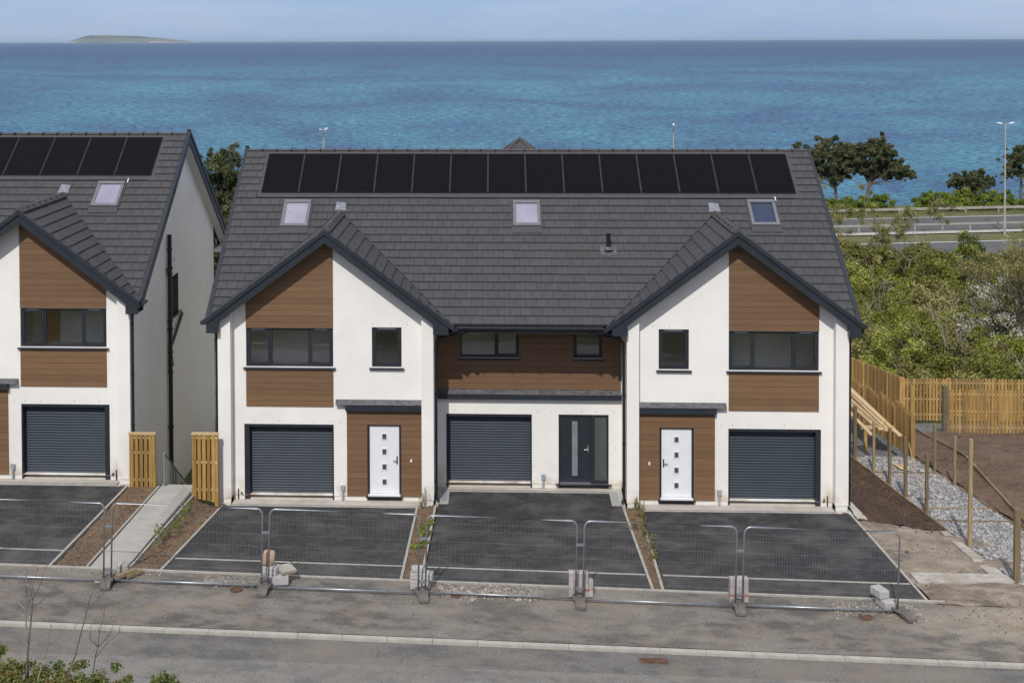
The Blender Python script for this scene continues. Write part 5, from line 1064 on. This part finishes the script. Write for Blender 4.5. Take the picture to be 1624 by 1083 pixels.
def lamp(x, y, label, yaw=0):
    T = empty('street_lamp', (x, y, -8.5), label, 'street lamp', 'tall lamps along the main road'); q = MB(); q.tube([(0, 0, 0), (0, 0, 1.6)], .14, 10); q.tube([(0, 0, 1.6), (0, 0, 11.9)], .1, 10, .07); q.build('pole', M['barrier'], T)
    q = MB(); q.tube([(-.55, 0, 12.05), (-.2, 0, 11.97), (0, 0, 11.87), (.2, 0, 11.97), (.55, 0, 12.05)], .04, 6); q.build('arm', M['barrier'], T)
    for s in (-1, 1): q = MB(); q.hexa([(s * .45, -.11, 12.0), (s * .98, -.08, 12.1), (s * .98, .08, 12.1), (s * .45, .11, 12.0)], [(s * .45, -.08, 12.13), (s * .95, -.05, 12.19), (s * .95, .05, 12.19), (s * .45, .08, 12.13)]); q.build('lamp_head', M['whitepaint'], T)
    T.rotation_euler = (0, 0, yaw)
lamp(54.0, 102.6, 'tall twin headed lamp post standing clear at the right edge', .15); lamp(18.1, 100.2, 'lamp post top showing above the right half of the long ridge', 1.4); lamp(-18.7, 93.5, 'lamp post top showing above the left half of the long ridge', 1.3)

# ------------------------------------------------------------------ vegetation
def leaves(centers, radii, n, size, tones=None, squash=.8, shell=.55, aspect=1.6, up=.0, tspread=.22):
    """n small quads scattered through a set of clumps -> verts, faces, rnd"""
    centers = np.array(centers, float); radii = np.array(radii, float); tones = np.array(tones if tones is not None else rng.random(len(centers)))
    w_ = radii ** 2; idx = rng.choice(len(centers), n, p=w_ / w_.sum())
    d = rng.normal(size=(n, 3)); d /= np.linalg.norm(d, axis=1)[:, None]; rad = (shell + (1 - shell) * rng.random(n)) ** .8 * (1 + .18 * rng.normal(size=n))
    d2 = d.copy(); d2[:, 2] *= squash; p = centers[idx] + d2 * (radii[idx] * rad)[:, None]
    nrm = d * .6 + rng.normal(size=(n, 3)) * .75; nrm[:, 2] += up; nrm /= np.linalg.norm(nrm, axis=1)[:, None]
    a = np.cross(nrm, rng.normal(size=(n, 3))); a /= np.linalg.norm(a, axis=1)[:, None]; b = np.cross(nrm, a)
    s_ = size * rng.uniform(.55, 1.35, n); a *= (s_ * aspect / 2)[:, None]; b *= (s_ / 2)[:, None]
    V = np.stack([p - a, p - b, p + a, p + b], 1).reshape(-1, 3)
    r_ = np.clip(tones[idx] * .7 + .15 + rng.normal(size=n) * tspread, 0, 1)
    return V, r_
def leaf_obj(name, V, r_, m, parent=None):
    n = len(V) // 4; me = bpy.data.meshes.new(name); me.vertices.add(len(V)); me.vertices.foreach_set('co', V.astype(np.float32).ravel())
    me.loops.add(4 * n); me.loops.foreach_set('vertex_index', np.arange(4 * n, dtype=np.int32)); me.polygons.add(n); me.polygons.foreach_set('loop_start', np.arange(0, 4 * n, 4, dtype=np.int32))
    me.polygons.foreach_set('loop_total', np.full(n, 4, dtype=np.int32)) if False else None
    me.materials.append(m); me.update(calc_edges=True)
    a = me.attributes.new('rnd', 'FLOAT', 'FACE'); a.data.foreach_set('value', r_.astype(np.float32)); o = bpy.data.objects.new(name, me); COL.objects.link(o); o.parent = parent; return o
def branchy(mb, p, d, ln, r, depth, bend=.25, split=3, tips=None, minr=.006, up=.12):
    p = Vector(p); d = Vector(d).normalized(); pts = [p.copy()]; n = 4
    for k in range(n):
        d = (d + Vector((random.gauss(0, bend), random.gauss(0, bend), random.gauss(0, bend) + up)) * .35).normalized(); p = p + d * ln / n; pts.append(p.copy())
    mb.tube(pts, r, 6 if r > .04 else 4, max(minr, r * .55), caps=False)
    if depth <= 0:
        if tips is not None: tips.append(tuple(p))
        return
    for k in range(split):
        i = random.choice([2, 3, 4]) if k else 4; nd = (d + Vector((random.gauss(0, .6), random.gauss(0, .6), random.gauss(0, .35)))).normalized()
        branchy(mb, pts[i], nd, ln * random.uniform(.6, .82), max(minr, r * .55), depth - 1, bend, split, tips, minr, up)
def pine(loc, h, crown, label, seed, lean=(0, 0), n=9000, size=.26, spread=1.0):
    """flat-topped coastal pine: leaning trunk, bare limbs, tufted crown made of separate clumps"""
    random.seed(seed); T = empty('pine_tree', loc, label, 'pine tree'); q = MB(); top = Vector((lean[0], lean[1], h * .62)); q.tube([(0, 0, -.5), (lean[0] * .3, lean[1] * .3, h * .3), top], .22 * h / 9, 8, .13 * h / 9)
    C_, R_ = [], []
    for (cx, cz, cr_) in crown:
        cr_ *= 1.22
        cy = random.uniform(-.8, .8) * spread; c = Vector((cx, cy, cz)); base = Vector((lean[0] * .6, lean[1] * .6, h * random.uniform(.3, .5))); mid = base.lerp(c, .55) + Vector((0, 0, -.15 * h * .2)); q.tube([base, mid, c], .07 * h / 9, 5, .02)
        for _ in range(34):
            o = Vector((random.gauss(0, .52), random.gauss(0, .52), random.gauss(0, .4))) * cr_; C_.append(tuple(c + o)); R_.append(cr_ * random.uniform(.13, .34))
            if random.random() < .6: q.tube([mid.lerp(c, random.uniform(.2, .8)), c + o * 1.05], .022, 4, .008)
    q.build('trunk', M['bark'], T); V, r_ = leaves(C_, R_, int(n * 1.5), size * .62, squash=.85, shell=.2, aspect=3.4, up=.3); leaf_obj('crown', V, r_, M['leaf_pine'], T); random.seed(seed + 1)
YP = 121.5
def ypine(x): return 124 + .17 * (x - 50)
pine((41.5, ypine(41.5), -8.9), 9.3, [(-5.2, 7.1, 1.0), (-4.6, 6.3, .9), (-4.0, 7.0, 1.1), (-2.8, 7.6, 1.3), (-1.2, 7.9, 1.4), (.4, 7.4, 1.3), (1.6, 7.7, 1.0), (-1.8, 6.2, 1.2), (-.2, 5.8, 1.1), (1.2, 6.0, 1.0), (-3.4, 6.0, 1.0), (-1.6, 4.8, .8), (-3.0, 5.0, .8), (.6, 4.9, .8), (-.4, 4.3, .7), (2.3, 6.6, .8), (-4.2, 5.4, .7)], 'broad flat topped coastal pine just right of the long roof', 11, (-.5, 0), 30000, .2)
pine((45.2, ypine(45), -8.9), 9.8, [(1.1, 8.6, .9), (.2, 7.6, 1.1), (1.9, 7.6, 1.0), (2.8, 6.6, 1.0), (.8, 6.4, 1.1), (4.6, 5.0, .8), (3.4, 4.9, .9), (5.6, 4.7, .55), (-.9, 6.4, .8), (2.2, 5.3, .8), (.2, 5.2, .8), (1.2, 4.6, .7), (3.0, 5.8, .8), (-.6, 5.4, .7), (2.2, 8.2, .7)], 'coastal pine with a taller pointed top and drooping right limb', 12, (1.0, 0), 28000, .2)
pine((65.5, ypine(65), -8.9), 8.2, [(-1.3, 5.8, .8), (-.2, 6.6, 1.0), (1.0, 6.9, 1.1), (2.2, 6.3, 1.0), (-.4, 4.9, .7), (1.4, 5.0, .9), (-1.8, 4.4, .5)], 'small dark pine behind the tall lamp at the right edge', 13, (.3, 0), 14000, .2)
pine((58.5, ypine(58), -9.6), 5, [(-2.0, 4.3, .7), (-.8, 4.8, .8), (.4, 4.6, .8), (1.5, 4.9, .75), (2.4, 4.2, .7), (-.2, 3.7, .9), (1.2, 3.6, .9)], 'low wide pine rising above the seaside hedge', 14, (0, 0), 14000, .2)
pine((-17.45, 40, -6.4), 13.2, [(-.2, 11.9, .8), (.5, 11.1, 1.0), (-.9, 10.8, 1.0), (.9, 10.0, 1.1), (-.5, 9.7, 1.2), (-1.2, 8.9, 1.0), (.6, 8.6, 1.2), (-.3, 7.6, 1.2), (1.1, 7.3, 1.0), (-.8, 6.4, 1.2), (.5, 5.8, 1.2), (-.2, 4.4, 1.2), (-1.0, 3.4, 1.0), (.7, 3.0, 1.1)], 'dense pine seen between the left edge house and the long terrace', 15, (.1, 0), 52000, .11, .9)
random.seed(21)
# seaside hedge: separate bushes
def bush(name, loc, rx, ry, rz, n, size, m, label, cat, group, seed, clumps=26, stems=True, shell=.35):
    g = np.random.default_rng(seed); T = empty(name, loc, label, cat, group); C_, R_ = [], []
    for _ in range(clumps):
        a = g.normal(size=3); a /= np.linalg.norm(a); rr = g.random() ** .5
        c = (a[0] * rx * rr * .85, a[1] * ry * rr * .85, abs(a[2]) * rz * rr * .9 + rz * .1); C_.append(c); R_.append(g.uniform(.14, .3) * min(rx, rz, ry) * 1.1)
    V, r_ = leaves(C_, R_, int(n * 1.6), size * .75, squash=.85, shell=shell); leaf_obj('foliage', V, r_, m, T)
    if stems:
        q = MB(); random.seed(seed)
        for k in range(7):
            c = C_[k]; q.tube([(c[0] * .2, c[1] * .2, -.3), (c[0] * .6, c[1] * .6, c[2] * .6), c], .05, 5, .015)
        q.build('stem', M['bark'], T)
    return T
hedge = [(38.9, 1.8, 1.9), (42, 2.0, 2.1), (45, 1.9, 2.3), (40.5, 2.2, 1.9), (43.5, 2.0, 2.4), (46.6, 1.6, 2.2), (52.2, 1.8, 2.9), (53.4, 1.9, 2.7), (56, 1.9, 2.8), (58.8, 2, 2.5), (61.6, 2, 2.5), (54.6, 2.0, 3.0), (57.2, 2.0, 2.7), (60.2, 2.1, 2.6), (63.2, 2.1, 2.7), (66.4, 2.3, 2.8), (70, 2.6, 2.9), (74, 2.6, 3.0), (37.6, 1.8, 1.8)]
for k, (x, rx, rz) in enumerate(hedge):
    bush('bush', (x, 121.2 + .17 * (x - 50), -8.7), rx * 1.15, 1.5, rz, 5200, .14, M['leaf_hedge'] if k % 4 else M['leaf_lime'], 'yellow green bush in the seaside hedge behind the main road', 'bush', 'bushes of the seaside hedge', 300 + k, 34)
# scrub on the slope: an unbroken tangle
Vs, Rs = {}, {}
def scrub_clump(key, x, y, r, hgt, n, size, tone=None):
    g = rng; z = hb(y); C_, R_, T_ = [], [], []
    base = g.random() if tone is None else tone
    for _ in range(22):
        a = g.normal(size=3); a /= np.linalg.norm(a); rr = g.random() ** .5
        C_.append((x + a[0] * r * rr, y + a[1] * r * rr, z + abs(a[2]) * hgt * rr * .85 + hgt * .08)); R_.append(g.uniform(.16, .34) * min(r, hgt)); T_.append(min(1, max(0, base + g.normal() * .2)))
    V, r_ = leaves(C_, R_, int(n * 2.3), size * .66, T_, squash=.85, shell=.3, up=.5); Vs.setdefault(key, []).append(V); Rs.setdefault(key, []).append(r_)
SX = lambda y, u: -.9 + (y + 33.9) * (u - 786.8) / 1970.0      # only used to keep the scrub dense where it can be seen
g = np.random.default_rng(5)
yy = 25.5
while yy < 80:
    x0, x1 = max(SX(yy, 1290), 18.9 if yy < 41.5 else 0), SX(yy, 1720); st = 1.7 + yy * .019; x = x0
    while x < x1:
        cx, cy = x + g.normal() * .5, yy + g.normal() * .8; key = ['leaf_scrub', 'leaf_scrub', 'leaf_lime', 'leaf_brown', 'leaf_scrub', 'leaf_brown', 'leaf_green'][int(g.integers(7))]
        hh = g.uniform(2.1, 3.7) + (.9 if yy > 55 and cx < SX(yy, 1530) else 0); scrub_clump(key, cx, cy, g.uniform(1.5, 2.4), hh, 2100, .1 + yy * .0011, g.random())
        x += st
    yy += 3.2 + yy * .025
yy = 14
for yy in (44, 52, 62, 74, 86):        # the gap between the buildings and the slope behind them
    for x in np.arange(SX(yy, 300), SX(yy, 400), 3.0): scrub_clump('leaf_scrub', x, yy, 2.2, 3, 1500, .15)
for k in (23.2,):
    for x in np.arange(18.8, 37, 1.3): scrub_clump('leaf_green', x, k + .9 + g.normal() * .2, 1.1, 2.1, 1800, .09, .2 + .3 * g.random())
sname = {'leaf_scrub': 'scrub', 'leaf_brown': 'budding_scrub', 'leaf_lime': 'fresh_scrub', 'leaf_green': 'bramble_scrub'}
slab_ = {'leaf_scrub': 'olive green tangle of bushes on the slope behind the timber fences', 'leaf_brown': 'brownish budding twiggy scrub mixed through the slope', 'leaf_lime': 'bright yellow green new growth in the scrub on the slope', 'leaf_green': 'dark green brambles right behind the back fence'}
for k in Vs:
    o = leaf_obj(sname[k], np.concatenate(Vs[k]), np.concatenate(Rs[k]), M[k]); o['kind'] = 'stuff'; o['label'] = slab_[k]
# bare stems in the scrub
q = MB(); random.seed(33)
for k in range(34):
    y = random.uniform(26, 70); x = random.uniform(SX(y, 1310), SX(y, 1690)); branchy(q, (x, y, hb(y)), (random.gauss(0, .3), random.gauss(0, .3), 1), random.uniform(1.3, 2.4), .035, 2, .3, 3, minr=.008)
o = q.build('scrub_stems', M['twig']); o['kind'] = 'stuff'; o['label'] = 'bare grey stems poking out of the scrub'
def bare_tree(loc, ln, r, seed, label, lean=(0, 0, 1), depth=4, split=3, leaf=0, m='bark'):
    random.seed(seed); T = empty('bare_tree', loc, label, 'tree'); q = MB(); tips = []; branchy(q, (0, 0, -.3), lean, ln, r, depth, .16, split, tips, .009, .22); q.build('trunk', M[m], T)
    if leaf: V, r_ = leaves(tips, [.35] * len(tips), leaf, .07, shell=.1); leaf_obj('buds', V, r_, M['leaf_brown'], T)
bare_tree((27.3, 34, hb(34)), 3.0, .15, 41, 'large bare branched tree standing before the scrub at the right edge', (0, 0, 1), 4, 4, 6000)
bare_tree((29.2, 36, hb(36)), 3.0, .12, 47, 'second bare tree right of the large bare one, cut by the photo edge', (.05, 0, 1), 4, 4, 5000)
bare_tree((15.8, 40, hb(40)), 2.4, .06, 43, 'slim bare sapling in the scrub close to the long roof', (0, 0, 1), 4, 3, 4500, 'twig')
bare_tree((24.5, 62, hb(62)), 3.4, .07, 44, 'thin budding tree in the middle of the scrub', (0, 0, 1), 4, 3, 8000, 'twig')
bare_tree((29.5, 60, hb(60)), 3.6, .07, 49, 'taller budding tree whose thin crown crosses the main road', (0, 0, 1), 4, 3, 9000, 'twig')
bare_tree((22.4, 25.5, -4.2), 1.6, .05, 45, 'fallen looking bare branch spreading sideways just above the back fence', (1, 0, .35), 2, 3, 0, 'twig')
# blossom
random.seed(51); T = empty('blossom_tree', (26.9, 35.0, hb(35)), 'white flowering thorn tree beside the large bare tree', 'tree')
q = MB(); tips = []; branchy(q, (0, 0, -.3), (-.1, 0, 1), 1.9, .1, 3, .2, 4, tips, .01, .2); q.build('trunk', M['bark'], T)
V, r_ = leaves(tips, [.45] * len(tips), 7500, .065, shell=.1); leaf_obj('crown', V, r_, M['leaf_white'], T)
V, r_ = leaves(tips, [.5] * len(tips), 3000, .09, shell=.1); leaf_obj('foliage', V, r_, M['leaf_scrub'], T)
# planting in the soil beds
def sprig(x, y, h, n, label, m='leaf_hedge', spread=.08, lsize=.03, ls=1):
    z = H(x, y); T = empty('young_plant', (x, y, z), label, 'plant', 'young plants in the front soil beds'); q = MB(); V_, R_ = [], []
    for k in range(n):
        a, b = random.gauss(0, spread), random.gauss(0, spread); hh = h * random.uniform(.6, 1); q.tube([(a * .3, b * .3, -.02), (a, b, hh * .6), (a * 1.3, b * 1.3, hh)], .005, 4, .002, caps=False)
        for t in np.linspace(.25, 1, 8): V_.append((a * t * 1.2, b * t * 1.2, hh * t)); R_.append(.03)
    q.build('stem', M['twig'], T); V, r_ = leaves(V_, R_, int(len(V_) * 5 * ls), lsize, shell=.1); leaf_obj('foliage', V, r_, M[m], T)
random.seed(61)
bl = 'small leafy young plant in the soil bed right of the concrete path'
for x, y, h in ((-9.0, -4.4, .5), (-9.02, -4.9, .62), (-8.95, -3.9, .35), (-8.98, -3.2, .48), (-8.97, -2.7, .6), (-8.9, -3.5, .4), (-8.95, -1.9, .4)): sprig(x, y, h, 3, bl)
for x, y, h in ((-10.5, -5.6, .5), (-10.5, -4.6, .5), (-10.45, -3.6, .5), (-10.5, -2.6, .4), (-8.8, -5.4, .45), (-8.7, -1.3, .4)): sprig(x, y, h, 4, 'bare twiggy young plant in the soil beds beside the path', 'leaf_brown', .06, .015, .4)
for x, y, h in ((-2.72, -2.6, .18), (-2.7, -3.1, .2), (-2.66, -3.7, .15), (-2.95, -4.1, .12), (-2.68, -2.1, .15)): sprig(x, y, h, 7, 'low green weed in the strip left of the middle drive', 'leaf_lime', .09, .04, 1.5)
for x, y, h in ((2.9, -1.0, .35), (2.88, -1.8, .4), (2.86, -2.6, .35), (2.88, -3.5, .5), (2.84, -3.9, .55), (2.64, -2.2, .3), (2.82, -.5, .5), (2.86, -4.4, .3)): sprig(x, y, h * .8, 5, 'straggly green weed in the strip right of the middle drive', 'leaf_scrub', .07, .028, .7)
for x, y, h in ((-2.86, -.4, .55), (-2.95, -.5, .4), (3.0, -.6, .4)): sprig(x, y, h, 6, 'dry grassy weed growing at the foot of a pier beside the middle house', 'leaf_brown', .05, .02, .5)
# foreground hedge on the near bank
random.seed(71); g = np.random.default_rng(71); T = empty('bramble_hedge', (-5.4, -21.2, 4.4), 'low red and green bramble hedge at the bottom left corner', 'hedge'); C_, R_ = [], []
for k in range(800):
    x = g.uniform(-1.9, 1.5); top = np.interp(x, [-1.9, -1.0, -.4, .0, .5, .9, 1.2, 1.5], [1.62, 1.66, 1.60, 1.60, 1.56, 1.47, 1.38, 1.25]); z = top - g.random() ** 1.5 * .36 - .02
    C_.append((x, g.normal() * .22 - .05, z + .015)); R_.append(g.uniform(.05, .1))
V, r_ = leaves(C_, R_, 70000, .024, squash=.8, shell=.2, aspect=1.4, up=.4, tspread=.28); leaf_obj('foliage', V, r_, M['leaf_green'], T)
q = MB()
for k in range(60):
    i = int(g.integers(len(C_))); c = C_[i]; q.tube([(c[0] * .9, c[1], 0), (c[0] * .97, c[1], c[2] * .6), (c[0], c[1], c[2]), (c[0] + g.normal() * .2, c[1] + g.normal() * .1, c[2] + g.uniform(-.1, .1))], .006, 4, .002, caps=False)
q.build('stem', M['twig'], T)
T = empty('bramble', (-3.5, -21.1, 4.4), 'thin dry bramble shoots at the bottom edge, right of the hedge', 'bramble'); q = MB(); C_ = []
for k in range(26):
    x = g.uniform(-.75, .75); h = 1.44 + .12 * math.exp(-(x - .25) ** 2 * 12) + g.uniform(-.05, .04); x2 = x + g.normal() * .12; q.tube([(x, 0, .8), (x + .02, .02, h - .15), (x2, g.normal() * .1, h + .02 * g.random())], .004, 4, .0015, caps=False)
    if g.random() < .45: C_.append((x2, 0, h - .04))
q.build('stem', M['twig'], T); V, r_ = leaves(C_, [.03] * len(C_), 260, .022, shell=.1); leaf_obj('foliage', V, r_, M['leaf_green'], T)
SAP = {'a': [[-5.92, -21.0, 5.87], [-5.89, -21.0, 6.23], [-5.85, -21.0, 6.59], [-5.83, -21.0, 6.77]], 'a1': [[-5.87, -21.0, 6.72], [-5.91, -21.0, 6.83], [-5.91, -21.0, 7.03]], 'a2': [[-5.87, -21.0, 6.72], [-5.85, -20.96, 6.88], [-5.81, -20.92, 7.04]], 'a3': [[-5.87, -21.0, 6.72], [-5.76, -21.04, 6.88], [-5.66, -21.08, 7.13]], 'a4': [[-5.87, -21.0, 6.68], [-5.75, -21.0, 6.73], [-5.66, -21.0, 6.82]],
 'b': [[-5.97, -20.8, 5.77], [-5.98, -20.82, 6.34], [-5.98, -20.82, 6.56], [-5.97, -20.84, 6.79], [-5.96, -20.84, 6.98]], 'b1': [[-5.98, -20.82, 6.56], [-6.1, -20.8, 6.66], [-6.14, -20.8, 6.79]],
 'd': [[-5.45, -21.1, 5.94], [-5.35, -21.1, 6.21], [-5.27, -21.1, 6.5], [-5.21, -21.1, 6.72]], 'd1': [[-5.21, -21.1, 6.72], [-5.18, -21.1, 6.85], [-5.13, -21.1, 6.92]], 'd2': [[-5.21, -21.1, 6.72], [-5.11, -21.06, 6.8], [-5.03, -21.02, 6.9]],
 'e': [[-5.24, -20.9, 5.84], [-5.2, -20.9, 6.1], [-5.17, -20.9, 6.21]], 'e1': [[-5.17, -20.9, 6.21], [-5.25, -20.9, 6.28], [-5.25, -20.9, 6.41]], 'e2': [[-5.17, -20.9, 6.21], [-5.08, -20.86, 6.3], [-4.99, -20.82, 6.48]], 'e3': [[-5.17, -20.9, 6.21], [-5.14, -20.94, 6.4], [-5.07, -20.98, 6.59]], 'e4': [[-5.19, -20.9, 6.1], [-5.07, -20.9, 6.26], [-4.93, -20.9, 6.37]],
 'f': [[-5.71, -21.2, 6.02], [-5.63, -21.2, 6.27], [-5.56, -21.2, 6.57]]}
slb = {'a': 'tallest leafless sapling with an upright forked top at bottom left', 'b': 'slender pale sapling just behind the tallest one at bottom left', 'd': 'leaning leafless sapling between the forked ones at bottom left', 'e': 'short wide forked sapling, rightmost over the bramble hedge', 'f': 'thin single shoot beside the tallest sapling'}
for key, lb in slb.items():
    q = MB(); base = SAP[key]
    b0 = Vector(base[0]); start = (b0.x, b0.y, 4.3); q.tube([start] + base, .016 if key == 'a' else .011, 6, .005)
    for k2, v in SAP.items():
        if k2[0] == key and len(k2) > 1: q.tube(v, .006, 5, .002); 
        if k2[0] == key:
            for _ in range(3): i = random.randrange(1, len(v)); p = Vector(v[i]); q.tube([p, p + Vector((random.gauss(0, .05), random.gauss(0, .03), random.uniform(.02, .1)))], .003, 4, .0015)
    tag(q.build('sapling', M['twig'] if key in 'bf' else M['bark']), lb, 'sapling', 'leafless saplings at bottom left')

# ------------------------------------------------------------------ sea air
hm = bpy.data.materials.new('sea_haze'); hm.use_nodes = True; n = hm.node_tree; n.nodes.clear(); ho = n.nodes.new('ShaderNodeOutputMaterial'); pv = n.nodes.new('ShaderNodeVolumePrincipled')
pv.inputs['Color'].default_value = (.7, .9, 1, 1); pv.inputs['Density'].default_value = 2.1e-5; pv.inputs['Anisotropy'].default_value = .2; n.links.new(pv.outputs[0], ho.inputs['Volume'])
q = MB(); q.box(-90000, 90000, -300, 71000, -16, 60); hzo = q.build('haze', hm); hzo['kind'] = 'stuff'; hzo['label'] = 'thin sea haze between the shore and the horizon'
